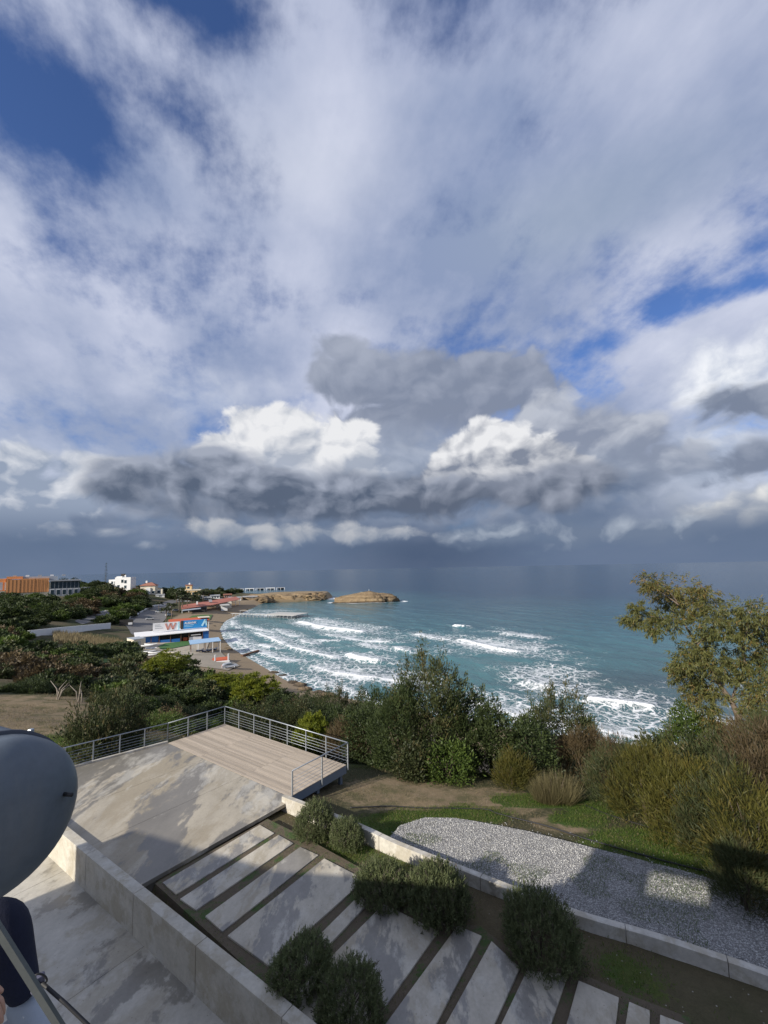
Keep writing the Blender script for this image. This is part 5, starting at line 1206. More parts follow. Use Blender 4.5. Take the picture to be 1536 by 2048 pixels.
# pavilions on the headland
f = Fr(515, 1186); f.thing('headland_pavilion', 'row of white flat-roofed pavilions on the rocky headland', 'pavilion'); m = f.m
for i in range(5):
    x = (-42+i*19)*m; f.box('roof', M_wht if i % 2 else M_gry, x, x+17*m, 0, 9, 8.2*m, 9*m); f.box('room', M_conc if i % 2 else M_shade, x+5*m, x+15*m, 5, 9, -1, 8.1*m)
    for k in range(3): f.box('post', M_wht, x+(0.6+k*7.6)*m, x+(1.5+k*7.6)*m, 0.2, 0.7, -1, 8.15*m)
f.box('floor', M_conc, -46*m, 55*m, -2, 12, -1.5, 0.25)
# dark posts on the islet and islet rock are below
# ---- beach club
f = Fr(345, 1285, 6); f.thing('beach_club', 'blue beach club shed with long white roof and two billboards', 'building'); m = f.m
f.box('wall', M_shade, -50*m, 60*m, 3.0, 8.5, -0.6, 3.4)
slope('roof', M_bwht, [(-58*m, -0.6, 3.25), (60*m, -0.6, 3.55), (60*m, 8.6, 4.1), (-58*m, 8.6, 3.9)], 0.22)
f.box('blue_panel', M_blue, -48*m, -22*m, 0.6, 0.9, -0.6, 3.0); f.box('blue_panel', M_blue, -20.5*m, 12*m, 0.0, 0.3, -0.6, 1.25); f.box('blue_panel', M_blue, 50*m, 60*m, 0.0, 0.4, -0.6, 3.4)
for x in (-54, -34, -21.5, -4, 13, 26, 49): f.box('post', M_brown, x*m, (x+1)*m, -0.1, 0.1, -0.6, 3.3)
f.box('counter', M_bwht, 28*m, 48*m, 0.2, 1.0, -0.6, 1.4); f.box('crate', M_red, 18*m, 25*m, 1.4, 2.4, -0.6, 1.2); f.box('awning', M_bwht, 30*m, 46*m, -0.2, 1.6, 2.0, 2.2)
x0, xm, x1 = -30*m, 13*m, 60*m
bb = f.box('billboard_white', M_bwht, x0, xm, 4.0, 4.25, 4.1, 7.3); f.box('edge', M_cyan, xm-3*m, xm, 3.9, 3.98, 4.1, 7.3, bb)
mb = MB(); zz0, zz1 = 4.5, 6.9; xs_ = [(-10, 1), (-6, 0), (-2, 1), (2, 0), (6, 1)]
for (a, b), (c, d) in zip(xs_[:-1], xs_[1:]): mb.bar((a*m, 3.93, zz0+(zz1-zz0)*b), (c*m, 3.93, zz0+(zz1-zz0)*d), 0.06, 0.55)
mb.build('letter_w', M_pink, bb)
for z, l in ((6.5, 8), (5.9, 10), (5.2, 13)): f.box('print_line', M_gry, -27*m, (-27+l)*m, 3.95, 3.99, z, z+0.18, bb)
bl = f.box('billboard_blue', M_bill, xm+2*m, x1, 4.0, 4.25, 4.2, 7.5); f.box('dark_strip', M_shade, xm+2*m, xm+6*m, 3.93, 3.98, 4.2, 7.5, bl)
def letters(txt, x, z, size, mat, parent, y=3.92, name='lettering'):
    cu = bpy.data.curves.new('txt', 'FONT'); cu.body = txt; cu.size = size; cu.extrude = 0.03; cu.offset = 0.02
    o = bpy.data.objects.new('txt', cu); COL.objects.link(o); dg = bpy.context.evaluated_depsgraph_get(); me = bpy.data.meshes.new_from_object(o.evaluated_get(dg))
    bpy.data.objects.remove(o); me.transform(Matrix.Translation((x, y, z)) @ Matrix.Rotation(R(90), 4, 'X')); me.materials.clear(); return link(name, me, parent, mat)
letters('ALBANK', xm+8*m, 6.1, 1.15, M_bwht, bl); f.box('print_line', M_cyan, xm+8*m, xm+24*m, 3.93, 3.97, 5.55, 5.72, bl); f.box('print_line', M_cyan, xm+8*m, xm+22*m, 3.93, 3.97, 5.0, 5.14, bl)
mb = MB(); mb.bar((x1-9*m, 3.9, 4.9), (x1-3*m, 3.9, 7.3), 0.06, 0.7); mb.bar((x1-3*m, 3.9, 7.3), (x1-1*m, 3.9, 4.9), 0.06, 0.5); mb.build('emblem', M_cyan, bl)
# red awning behind the billboards
f = Fr(375, 1258, 5); f.thing('red_awning', 'long red awning roof right behind the billboards', 'awning'); m = f.m
slope('roof', M_red, [(-30*m, -2, 3.6), (36*m, -2, 3.8), (36*m, 5, 4.6), (-30*m, 5, 4.4)]); f.box('cream_roof', M_crm, 18*m, 37*m, -1, 4, 4.7, 4.95)
for x in (-28, -8, 12, 34): f.box('post', M_wht, x*m, (x+1)*m, -1.6, -1.3, -0.6, 3.6)
# container, boats, fence, canopy, tent, car
f = Fr(278, 1297, 20); f.thing('container', 'cream site container at the left end of the beach club', 'container'); m = f.m
bx_ = f.box('body', M_crm, -9*m, 10*m, 0, 6, -0.2, 3.1); f.box('roof', M_zinc, -9.4*m, 10.4*m, -0.15, 6.15, 3.12, 3.3); f.box('door', M_gry, -3*m, 2*m, -0.08, 0.0, 0.0, 2.4)
for i in range(7): f.box('rib', M_crm, (-8+i*2.6)*m, (-7.4+i*2.6)*m, -0.1, 0.0, 0.1, 3.0, bx_)
hull = MB(); L_ = 3.6
for i in range(9):
    k = i/8*2-1; w_ = 0.42*(1-abs(k)**2.2)+0.02; 
    for (a, b) in ((-1, 0.32), (-0.8, 0.08), (0, 0), (0.8, 0.08), (1, 0.32)): hull.v.append((k*L_/2, a*w_, b+0.16*k*k))
for i in range(8):
    for j in range(4): o = i*5+j; hull.f.append((o, o+5, o+6, o+1))
    hull.f.append((i*5, i*5+4, i*5+9, i*5+5))
hull_me = hull.mesh('hull', True); hull_me.materials.append(M_wht)
bw = ['topmost white canoe of the pile beside the container', 'white canoe lying second in the pile by the container', 'white canoe at the front left of the pile by the container', 'pale canoe at the bottom right of the pile', 'white canoe leaning over the middle of the pile', 'white canoe nearest the round olive-yellow tree']
for i, (px, py, dz, a) in enumerate(((292, 1301, 1.3, 15), (300, 1304, 0.9, 5), (296, 1308, 0.5, 25), (307, 1309, 0.3, 12), (301, 1300, 1.6, 8), (300, 1313, 0.2, 18))):
    p = hit(px, py); c = thing('canoe', bw[i], 'canoe', (p.x, p.y, p.z+dz), R(a), 'white canoes piled by the container'); c.scale = (1.15, 1.3, 1.3); link('hull', hull_me, c); MB().box((0.3, 0, 0.3), (0.5, 0.55, 0.05)).build('seat', M_gry, c)
p = hit(340, 1310); c = thing('rowing_boat', 'cream rowing boat beside the wire fence of the beach club', 'boat', (p.x, p.y, p.z+0.2), R(5)); c.scale = (1.1, 2.2, 2.2); h2_ = link('hull', hull_me.copy(), c); h2_.data.materials.clear(); h2_.data.materials.append(M_crm); MB().box((0, 0, 0.3), (0.3, 0.7, 0.05)).build('thwart', M_brown, c)
f = Fr(362, 1312); f.thing('fence', 'dark mesh fence in front of the beach club yard', 'fence'); m = f.m
for i in range(7): f.box('post', M_gry, (-17+i*6)*m, (-16.4+i*6)*m, 0.2*i, 0.2*i+0.1, -0.2, 1.6)
for z in (0.3, 0.9, 1.5): mb = MB(); mb.bar((-17*m, 0.05, z), (20*m, 1.25, z), 0.04, 0.06); mb.build('rail', M_gry, f.t)
f = Fr(410, 1305, 4); f.thing('boat_canopy', 'open canopy with pale blue roof over boats beside the beach', 'canopy'); m = f.m
slope('roof', M_skyb, [(-25*m, -1, 3.3), (27*m, 0, 3.5), (26*m, 6, 3.9), (-26*m, 6, 3.7)], 0.15)
for x in (-24, -12, 0, 12, 25):
    for y in (-0.7, 5.6): f.box('post', M_wht if x % 24 else M_brown, x*m, (x+1)*m, y, y+0.15, -0.4, 3.3)
f.box('rail', M_gry, -24*m, 26*m, -0.7, -0.6, 1.2, 1.3)
for i, (px, py) in enumerate(((395, 1306), (405, 1307), (414, 1306), (426, 1303))):
    p = hit(px, py); c = thing('kayak', ['dark blue kayak under the left end of the canopy', 'dark blue kayak second from left under the canopy', 'dark blue kayak in the middle under the canopy', 'dark kayak under the right end of the canopy'][i], 'kayak', (p.x, p.y+2, p.z+0.15), R(70+i*8), 'kayaks under the canopy')
    h3 = link('hull', hull_me.copy(), c); h3.data.materials.clear(); h3.data.materials.append(plain('kayak_dark', (0.02, 0.03, 0.07), 0.4)); MB().box((0.1, 0, 0.3), (0.8, 0.5, 0.06)).build('cockpit', M_gry, c); c.scale = (1, 1.4, 1.6)
f = Fr(440, 1324, 4); f.thing('tent_platform', 'orange-red tarpaulin platform with white rim and two posts by the parked car', 'platform'); m = f.m
slope('tarpaulin', M_red, [(-15*m, 0, 0.35), (14*m, 0.3, 0.35), (18*m, 4.6, 0.6), (-11*m, 4.6, 0.6)], 0.2); f.box('rim', M_wht, -8*m, 16*m, -0.9, -0.3, -0.2, 0.35)
for x in (-9, 14): mb = MB(); mb.bar((x*m, 0.2, -0.3), (x*m, 0.2, 2.2), 0.25, 0.25); mb.bar(((x+1.6)*m, 0.4, -0.3), ((x+1.6)*m, 0.4, 2.2), 0.2, 0.2); mb.bar((x*m, 0.2, 1.9), ((x+1.6)*m, 0.4, 1.9), 0.2, 0.2); mb.build('post', M_wht, f.t)
def car():
    p = hit(459, 1337); t = thing('parked_car', 'silver hatchback parked on the sandy lot above the beach', 'car', (p.x, p.y, p.z+0.12), math.atan2(-p.x, p.y)+R(10))
    mb = MB(); prof = [(-2.05, .35), (-2.1, .75), (-1.95, 0.95), (-1.55, 1.38), (-0.6, 1.5), (0.35, 1.46), (1.05, 1.0), (1.85, .85), (2.1, .65), (2.1, .35)]
    n = len(prof)
    for s in (-1, 1): mb.v += [(x, s*(0.88 if z < 1.0 else 0.70), z) for x, z in prof]
    mb.f += [(i, (i+1) % n, (i+1) % n+n, i+n) for i in range(n)]+[tuple(range(n-1, -1, -1)), tuple(range(n, 2*n))]
    mb.build('body', plain('silver_paint', (0.50, 0.52, 0.54), 0.3, 0.5, 0.03), t, bevel=0.05)
    for s in (-1, 1):
        w_ = MB(); w_.add([(-1.45, s*0.80, 1.03), (-1.25, s*0.72, 1.38), (0.25, s*0.72, 1.38), (0.85, s*0.80, 1.03)], [(0, 1, 2, 3)]); w_.build('side_window', M_glass, t)
        for x in (-1.3, 1.3):
            wh = MB(); wh.tube([(x, s*0.72, 0.32), (x, s*0.92, 0.32)], 0.32, 14); o = wh.build('wheel', M_black, t, True); rm_ = MB(); rm_.tube([(x, s*0.90, .32), (x, s*0.935, .32)], .19, 12); rm_.build('rim', M_zinc, o, True)
        MB().box((2.06, s*0.62, 0.68), (0.1, 0.34, 0.16)).build('headlight', M_bwht, t); MB().box((-2.05, s*0.66, 0.82), (0.1, 0.25, 0.22)).build('tail_light', M_red, t)
    w_ = MB(); w_.add([(1.0, -0.72, 1.05), (1.0, 0.72, 1.05), (0.42, 0.62, 1.44), (0.42, -0.62, 1.44)], [(0, 1, 2, 3)]); w_.build('windscreen', M_glass, t)
car()
f = Fr(352, 1222, 0); f.thing('distant_car', 'grey car parked beside the palms at the restaurant end of the car park', 'car')
mb = MB(); mb.box((0, 0, 0.55), (4.2, 1.7, 0.7)); mb.build('body', M_gry, f.t, bevel=0.15); mb = MB(); mb.box((-0.2, 0, 1.15), (2.2, 1.5, 0.55)); mb.build('cabin', M_glass, f.t, bevel=0.2)
for x in (-1.3, 1.3): mb = MB(); mb.tube([(x, -0.9, 0.3), (x, 0.9, 0.3)], 0.3, 10); mb.build('wheel', M_black, f.t)
dcar = f.t
for k, (px, py, rz, lb) in enumerate([(318, 1226, 0.3, 'grey car parked alone in the middle of the upper car park'), (300, 1240, 0.5, 'grey car parked near the lower end of the car park'), (338, 1232, 1.2, 'grey car parked under the first palms'), (376, 1204, 0.2, 'grey car on the road behind the restaurant'), (360, 1201, 0.2, 'grey car on the road in front of the yellow villa')]):
    c = copy_tree(dcar); p = hit(px, py); c.location = (p.x, p.y, p.z+0.15); c.rotation_euler = (0, 0, rz); c['label'] = lb
# jetty
a, b = P(462, 1233, 0), P(588, 1238, 0); dv = (b-a).normalized(); pv_ = Vector((-dv.y, dv.x, 0))
t = thing('jetty', 'pale wooden jetty on thin piles reaching into the bay', 'jetty', (a.x, a.y, 0), math.atan2(dv.y, dv.x)); Lj = (b-a).length
for k in range(18): MB().box(((k+0.5)*Lj/18, 0.9, 1.9), (Lj/18-0.04, 2.6, 0.16)).build('board', M_conc, t)
MB().box((Lj*0.76, 9.5, 1.92), (Lj*0.46, 13, 0.16)).build('platform', M_conc, t)
for k in range(17):
    for y in (-0.2, 2.0): mb = MB(); mb.tube([((k+0.5)*Lj/17, y, -2), ((k+0.5)*Lj/17, y, 1.82)], 0.16, 6); mb.build('pile', M_gry, t)
for x in (0.52, 0.76, 0.98):
    for y in (5, 10, 15): mb = MB(); mb.tube([(Lj*x, y, -2), (Lj*x, y, 1.84)], 0.16, 6); mb.build('pile', M_gry, t)
for x in (0.16, 0.28): mb = MB(); mb.tube([(Lj*x, -0.3, 1.9), (Lj*x, -0.3, 4.2)], 0.1, 6); mb.build('pole', M_gry, t)
mb = MB(); mb.bar((Lj*0.16, -0.3, 4.1), (Lj*0.28, -0.3, 4.1), 0.12, 0.12); mb.build('crossbar', M_gry, t)
# ------------------------------------------------------------------ rock islet, headland cliff, beach rocks
def rock_material():
    m, b = newmat('tan_rock'); p = wpos(); n1 = noise(p, 0.18, 6, 0.65); n2 = noise(p, 0.9, 6, 0.65); sp = node('ShaderNodeSeparateXYZ'); put(CUR[0], sp.inputs[0], p)
    st_ = noise(comb(S(sp.outputs[0])*0.02, S(sp.outputs[1])*0.02, S(sp.outputs[2])*0.9), 1.0, 4, 0.6)
    c = mixc(clampv((st_-0.5)*2.5+0.5), (0.13, 0.088, 0.048), (0.33, 0.245, 0.145)); c = mixc(step(0.5, 0.68, n2), c, (0.13, 0.09, 0.05)); c = mixc(step(1.4, 0.2, S(sp.outputs[2])+(n1-0.5)*2), c, (0.045, 0.035, 0.025))
    pin(b, 'Base Color', c); pin(b, 'Roughness', 0.95); bump(b, n1+n2*0.7, 1.0, 0.8); return m
M_rock = rock_material()
def rock(name, label, cat, loc, rx, ry, h, seed, flat=False, parent=None, n=48):
    th = np.linspace(0, 2*np.pi, n, endpoint=False); rows = []; rs = np.random.default_rng(seed); ph = rs.uniform(0, 6.28, 8)
    prof = [(1.06, -0.35), (1.04, 0.0), (0.97, 0.22), (0.96, 0.40), (0.89, 0.55), (0.84, 0.66), (0.70, 0.80), (0.5, 0.90), (0.3, 0.96), (0.1, 1.0)]
    if flat: prof = [(1.05, -0.35), (1.03, 0.0), (1.03, 0.18), (0.98, 0.2), (1.0, 0.45), (0.95, 0.47), (0.97, 0.72), (0.93, 0.75), (0.93, 0.95), (0.8, 1.0), (0.4, 1.02), (0.1, 1.02)]
    for k, (r, z) in enumerate(prof):
        w_ = 1+sum(0.16/(j+1)*np.sin((j+1)*1.7*th.round(6)*0+(j+2)*th+ph[j]+0.25*k) for j in range(6))*(0.5+0.5*r)+rs.normal(size=n)*(0.07 if n > 20 else 0.03)
        zz = z*h*(1+0.12*np.sin(2*th+ph[6])+0.06*np.sin(5*th+ph[7]))+rs.normal(size=n)*0.03*h*(0 < z)
        rows.append(np.stack([rx*r*w_*np.cos(th), ry*r*w_*np.sin(th), zz], -1))
    v = np.concatenate(rows+[np.array([[0, 0, h]])]); q = []
    for k in range(len(prof)-1):
        i = np.arange(n); j = (i+1) % n; q.append(np.stack([k*n+i, k*n+j, (k+1)*n+j, (k+1)*n+i], -1))
    i = np.arange(n); tri = np.stack([(len(prof)-1)*n+i, (len(prof)-1)*n+(i+1) % n, np.full(n, len(v)-1)], -1)
    me = np_mesh(name, v, [np.concatenate(q), tri], False); o = link(name, me, parent, M_rock, loc)
    if label: tag(o, label, cat)
    return o
isl = rock('rock_islet', 'low tan rock islet off the tip of the headland', 'island', (ISL[0], ISL[1], 0), 25, 9.5, 8.2, 4, n=80)
for x, h_ in ((1, 4.6), (-6, 2.6)): mb = MB(); mb.tube([(x, 0, 6.5), (x, 0, 6.5+h_)], 0.13, 6); mb.build('pole', M_wht, isl)
hp = [(520, 1207), (545, 1204.5), (575, 1203.5), (600, 1203), (625, 1201.8), (645, 1200.5), (655, 1198)]
for i, (x, y) in enumerate(hp):
    p = P(x, y, 0); rock('headland_rock', ['tan cliff rock where the headland leaves the beach', 'tan cliff rock second along the headland', 'stepped tan cliff rock third along the headland', 'layered cliff rock at the middle of the headland', 'layered cliff rock near the headland tip', 'bulging cliff rock next to the headland tip', 'broken dark rock at the very tip of the headland'][i], 'rock', (p.x-(9 if i < 5 else 6), p.y+9, -0.3), (17, 17, 17, 17, 15, 7, 4)[i], 9.5 if i < 5 else 6, 5.6+0.7*(i % 2) if i < 6 else 4.2, 20+i, True, n=72)
rs_ = random.Random(3); lab = ['dark', 'brown', 'tan', 'pale']
spots_ = [(492, 1312, .9, 'dark wet rock slab at the water line below the canopy'), (505, 1310, .7, 'dark rock beside the wet slab at the water line'), (600, 1372, 1.3, 'tan rock cluster on the beach below the slope'), (585, 1366, 1.0, 'brown rock on the beach near the surf'), (566, 1352, .8, 'pale rock on the sand halfway along the beach'), (548, 1346, .9, 'brown rock on the sand near the parked car'), (610, 1380, 1.1, 'tan rock at the foot of the slope by the surf'), (453, 1297, .8, 'dark rock right of the boat canopy'), (459, 1300, .9, 'second dark rock right of the boat canopy'), (428, 1252, .7, 'dark rock on the sand beside the billboards'), (655, 1392, 1.2, 'tan rock half hidden above the surf'), (640, 1386, 1.0, 'pale rock above the swash line')]
for i, (x, y, s, lb) in enumerate(spots_):
    p = hit(x, y); rock('beach_rock', lb, 'rock', (p.x, p.y, p.z-0.2), 1.6*s, 1.0*s, 0.8*s, 60+i, n=16)
a, b = hit(484, 1313), hit(517, 1309); t = MB(); t.bar((a.x, a.y, a.z+0.3), (b.x, b.y, 0.7), 0.9, 0.5); tag(t.build('slipway', M_brown, None), 'dark timber slipway beam reaching from the sand into the surf', 'slipway')

# ------------------------------------------------------------------ palms, far trees, hillside scrub
def palm_mesh(seed):
    rs = np.random.default_rng(seed); Pp, Q, TI = [], [], []
    for i in range(26):
        a = rs.uniform(0, 6.28); up = rs.uniform(-0.3, 1.0); l = rs.uniform(1.6, 2.2); t_ = np.linspace(0.1, 1, 14)
        hx = t_*l*math.cos(up*0.9); hz = t_*l*math.sin(up*0.9)-0.75*t_**2*l*0.6
        c = np.stack([hx*math.cos(a), hx*math.sin(a), hz], -1); sd_ = np.array([-math.sin(a), math.cos(a), 0])
        for s in (-1, 1): Pp.append(c); Q.append(norm(sd_*s+np.array([math.cos(a), math.sin(a), -0.35])*0.7+rs.normal(size=c.shape)*0.1)); TI.append(rs.uniform(0, 1, 14))
    n = sum(map(len, Pp)); me = leaf_mesh('crown', np.concatenate(Pp), np.concatenate(Q), 0.75, 0.24, np.concatenate(TI), None, rs); me.materials.append(F_palm); return me
pm = palm_mesh(3); tk = MB(); tk.tube([(0, 0, -0.3), (0.05, 0, 0.5), (0, 0.03, 1.0)], [0.035, 0.028, 0.03], 7); tkm = tk.mesh('trunk', True); tkm.materials.append(M_bark2)
for i, (x, y, h_, sc, lb) in enumerate([(331, 1249, 8, 1.0, 'tall palm beside the car park, nearest the billboards'), (342, 1245, 9.5, 1.0, 'taller palm just right of the nearest one'), (359, 1225, 9, 1.1, 'palm at the corner of the restaurant, leftmost of its row'), (366, 1224, 10, 1.1, 'tall palm second along the restaurant'), (374, 1222, 8, 1.1, 'palm third along the restaurant front'), (352, 1212, 9, 1.2, 'palm behind the car park towards the villa'), (382, 1214, 8, 1.2, 'palm rising behind the restaurant roof'), (322, 1265, 2.2, 1.0, 'short stubby palm behind the billboards'), (318, 1222, 5, 0.9, 'small palm at the edge of the car park'), (406, 1203, 8, 1.4, 'distant palm right of the yellow villa')]):
    p = hit(x, y); t = thing('palm_tree', lb, 'palm', seat(p), i*1.3, 'palms by the beach restaurant'); o = link('trunk', tkm, t); o.scale = (h_*1.0, h_*1.0, h_); o = link('crown', pm, t); o.location = (0, 0, h_); o.scale = (sc*1.35,)*3
# araucaria-like slim tree
f = Fr(211, 1172); f.thing('norfolk_pine', 'slim tiered conifer standing against the horizon behind the hill', 'tree'); rs = np.random.default_rng(9); m = f.m; H_ = 40*m
mb = MB(); mb.tube([(0, 0, -1), (0, 0, H_)], [0.35, 0.05], 6); mb.build('trunk', M_bark, f.t); Pp, Q = [], []
for k in range(13):
    z = H_*(0.2+0.8*k/13); r = 2.4*(1-k/14)+0.5
    for j in range(7): a = rs.uniform(0, 6.28); n = 10; t_ = np.linspace(.1, 1, n)[:, None]; d_ = np.array([math.cos(a), math.sin(a), 0.15]); Pp.append(np.array([0, 0, z])+d_*t_*r); Q.append(norm(d_+rs.normal(size=(n, 3))*0.5))
me = leaf_mesh('crown', np.concatenate(Pp), np.concatenate(Q), 0.7, 0.22, rs.random(sum(map(len, Pp))), None, rs); me.materials.append(F_dark); link('crown', me, f.t)
def proj(x, y, z):              # back to photograph pixels, to keep planting off the built places
    c, s = math.cos(ROLL), math.sin(ROLL); cp, sp = math.cos(PITCH), math.sin(PITCH); z = z-ZC
    d = y*cp+z*sp; vv = -y*sp+z*cp; uu = x; u = uu*c+vv*s; v = -uu*s+vv*c
    return 768+FPX*u/d, CYP-FPX*v/d
NO = [[(225, 1265), (240, 1240), (280, 1222), (312, 1205), (350, 1197), (420, 1195), (480, 1190), (560, 1170), (660, 1180), (660, 1500), (560, 1400), (500, 1388), (440, 1368), (380, 1352), (335, 1345), (285, 1340), (252, 1322), (250, 1295), (262, 1275)],
      [(140, 1254), (150, 1238), (205, 1217), (236, 1217), (232, 1232), (200, 1244), (170, 1255)], [(30, 1300), (45, 1262), (225, 1246), (250, 1262), (250, 1298), (110, 1312)],
      [(-200, 1560), (-100, 1395), (0, 1392), (110, 1396), (190, 1402), (260, 1440), (330, 1478), (330, 1600)], [(-80, 1202), (-80, 1150), (150, 1150), (150, 1198)], [(213, 1184), (213, 1160), (262, 1160), (262, 1184)], [(276, 1192), (276, 1165), (325, 1165), (330, 1200)], [(160, 1330), (200, 1316), (262, 1323), (250, 1346), (200, 1348)]]
rs = np.random.default_rng(2024); placed = []; n_s = 0
kinds = [('far', F_dark, 'dark green'), ('far', F_dark, 'dark green'), ('far', F_olive, 'olive green'), ('far', F_green, 'mid green'), ('far', F_brown, 'brown')]
cand = []
for ring, (d0, d1, step_, r0, r1) in enumerate([(34, 62, 2.9, 1.2, 2.1), (62, 110, 4.3, 1.9, 3.3), (110, 190, 7.0, 2.8, 4.6), (190, 330, 11.0, 4.2, 6.5), (330, 520, 17.0, 5.0, 8.0)]):
    for xx in np.arange(-380, 4, step_):
        for yy in np.arange(20, 520, step_):
            x, y = xx+rs.uniform(-.4, .4)*step_, yy+rs.uniform(-.4, .4)*step_
            d_ = math.hypot(x, y)
            if not (d0 <= d_ < d1) or y < 15: continue
            z = hgt(x, y)
            if z < 1.8: continue
            px, py = proj(x, y, z)
            if px < -70 or px > 640: continue
            if any(in_poly(np.array(px), np.array(py), q) for q in NO): continue
            if float(land_sd(np.array([x]), np.array([y]))[0]) < 17: continue
            cand.append((d_, x, y, z, rs.uniform(r0, r1), ring))
bz = fbm(np.array([c[1] for c in cand]), np.array([c[2] for c in cand]), 30, 3, 88)
for i, (d_, x, y, z, r, ring) in enumerate(cand):
    if rs.random() < 0.06: continue
    k = 4 if bz[i] > 0.56 and rs.random() < 0.75 else int(rs.integers(0, 5 if rs.random() < 0.3 else 4)); kd, mt, nm = kinds[k]
    if ring == 0 and kd == 'far': kd = 'dense' if rs.random() < 0.5 else 'feather'
    where = ['near edge of the left slope', 'middle of the left slope', 'far side of the left valley', 'distant hillside left of the bay', 'farthest hillside under the skyline'][ring]
    nf = r*rs.uniform(0.55, 0.95); bush('scrub_bush', f'{nm} wild shrub among the scrub on the {where}', 'shrub', kd, mt, (x, y, z-0.15), (r*rs.uniform(.9, 1.25), r), nf, None, int(rs.integers(1, 4)), f'{nm} scrub, {where}'); n_s += 1
print('scrub', n_s)
for i, (x, y, r, h_, lb) in enumerate([(125, 1176, 6, 11, 'big dark tree right behind the glass wing'), (145, 1172, 6.5, 11, 'tall dark umbrella tree behind the orange building'), (165, 1175, 5, 8, 'dark rounded tree left of the slim conifer'), (190, 1176, 6, 9, 'broad dark green tree beside the slim conifer'), (200, 1180, 5, 7, 'dark bushy tree left of the white cubic house'), (12, 1178, 7, 9, 'dark tree on the skyline above the left pavilion'), (55, 1168, 6, 7, 'far tree on the skyline over the orange building'), (66, 1166, 4, 9, 'thin far tree alone on the skyline'), (278, 1180, 5, 6, 'dark tree between the small white house and the red-roofed one'), (335, 1190, 6, 6, 'dark tree left of the yellow villa'), (355, 1185, 5, 5, 'rounded tree behind the yellow villa'), (398, 1196, 4, 6, 'green tree right of the yellow villa'), (418, 1194, 5, 6, 'tree behind the restaurant roofs'), (438, 1190, 4, 8, 'pointed tree behind the brick-red beach house'), (455, 1188, 4, 5, 'low tree before the headland pavilions'), (390, 1206, 4, 6, 'dark tree at the back of the restaurant')]):
    p = hit(x, y); bush('far_tree', lb, 'tree', 'pine', F_dark, (p.x, p.y, p.z+0.3*h_*0.5), r, h_*0.62, None, 2)
# dry reed bed (uncountable)
rs = np.random.default_rng(8); pts = []
for _ in range(5200):
    p = hit(rs.uniform(105, 245), 0) if 0 else None; px, py = rs.uniform(105, 245), rs.uniform(1282, 1304); pts.append(P(px, py, 6.0-(px-105)/140*1.2)[:2])
pts = np.array(pts); z = gz(pts[:, 0], pts[:, 1]); q = norm(np.array([0, 0, 1.0])+rs.normal(size=(len(pts), 3))*0.12)
me = leaf_mesh('reed_bed', np.stack([pts[:, 0], pts[:, 1], z], -1), q, rs.uniform(1.2, 2.4, len(pts)), 0.12, rs.random(len(pts)), None, rs); me.materials.append(F_reed); tag(link('reed_bed', me), 'tall straw-coloured reed bed below the long white wall', 'reeds', kind='stuff')

# ------------------------------------------------------------------ roof-top tank, frame and the crouching person at the left edge
def tank_material():
    m, b = newmat('grey_tank_paint'); p = opos(); n1 = noise(p, 5, 5, 0.6); n2 = noise(p, 40, 4, 0.6); sc = step(0.70, 0.78, noise(p, 9, 6, 0.7))
    c = mixc(n1, (0.085, 0.105, 0.125), (0.115, 0.14, 0.165)); c = mixc(sc*0.35, c, (0.22, 0.24, 0.25)); sz = node('ShaderNodeSeparateXYZ'); put(CUR[0], sz.inputs[0], p); stk_ = step(0.52, 0.75, noise(comb(S(sz.outputs[0])*14, S(sz.outputs[1])*14, S(sz.outputs[2])*1.2), 1.0, 5, 0.65)); c = mixc(stk_*0.35, c, (0.16, 0.165, 0.16)); pin(b, 'Base Color', scalec(c, 0.85+n2*0.3)); pin(b, 'Roughness', 0.34+n1*0.15+stk_*0.2); bump(b, n1+n2*0.1, 0.15, 0.01); return m
M_tank = tank_material()
tc0 = PD(-14, 1640, 1.72); ax = Vector((-0.90, 0.43, 0.0)).normalized()         # the end cap and the axis running away from it
TR = 0.222
tank = thing('water_tank', 'grey cylindrical solar water tank with domed end at the left edge', 'tank', tuple(tc0-Vector((0, 0, TR))))
rot = ax.to_track_quat('X', 'Z').to_matrix()
def lathe(prof, n=48):
    mb = MB()
    for (x, r) in prof:
        for k in range(n): a = 2*math.pi*k/n; mb.v.append(tuple(rot @ Vector((x, r*math.cos(a), r*math.sin(a)))+Vector((0, 0, TR))))
    for i in range(len(prof)-1):
        for k in range(n): k2 = (k+1) % n; mb.f.append((i*n+k, i*n+k2, (i+1)*n+k2, (i+1)*n+k))
    return mb
dome = [(-0.105*math.cos(t), TR*0.985*math.sin(t)) for t in np.linspace(0.0005, math.pi/2, 14)]
lathe(dome+[(0.055, TR*0.985)]).build('end_cap', M_tank, tank, True)
lathe([(0.05, TR*0.985), (0.052, TR+0.006), (0.072, TR+0.006), (0.074, TR*0.99)]).build('seam_ring', plain('dark_ring', (0.03, 0.036, 0.05), 0.4), tank, True)
for k in range(10):
    a = 2*math.pi*k/10+0.2; c_ = rot @ Vector((0.062, (TR+0.006)*math.cos(a), (TR+0.006)*math.sin(a)))+Vector((0, 0, TR)); MB().box(c_, (0.014, 0.014, 0.014)).build('bolt', M_steel, tank, bevel=0.003)
lathe([(0.07, TR*0.99), (0.5, TR*0.99), (1.3, TR*0.99), (1.38, TR*0.9), (1.42, TR*0.4), (1.425, 0.01)]).build('body', M_tank, tank, True)
q = rot @ Vector((0.02, TR*0.99, 0.0)); 
vm_ = MB(); c_ = PD(141, 1588, 1.70)-(tc0-Vector((0, 0, TR))); vm_.tube([c_+Vector((-0.02, 0, 0)), c_+Vector((0.008, -0.005, 0))], 0.006, 8); vm_.build('pipe_stub', M_black, tank, True)
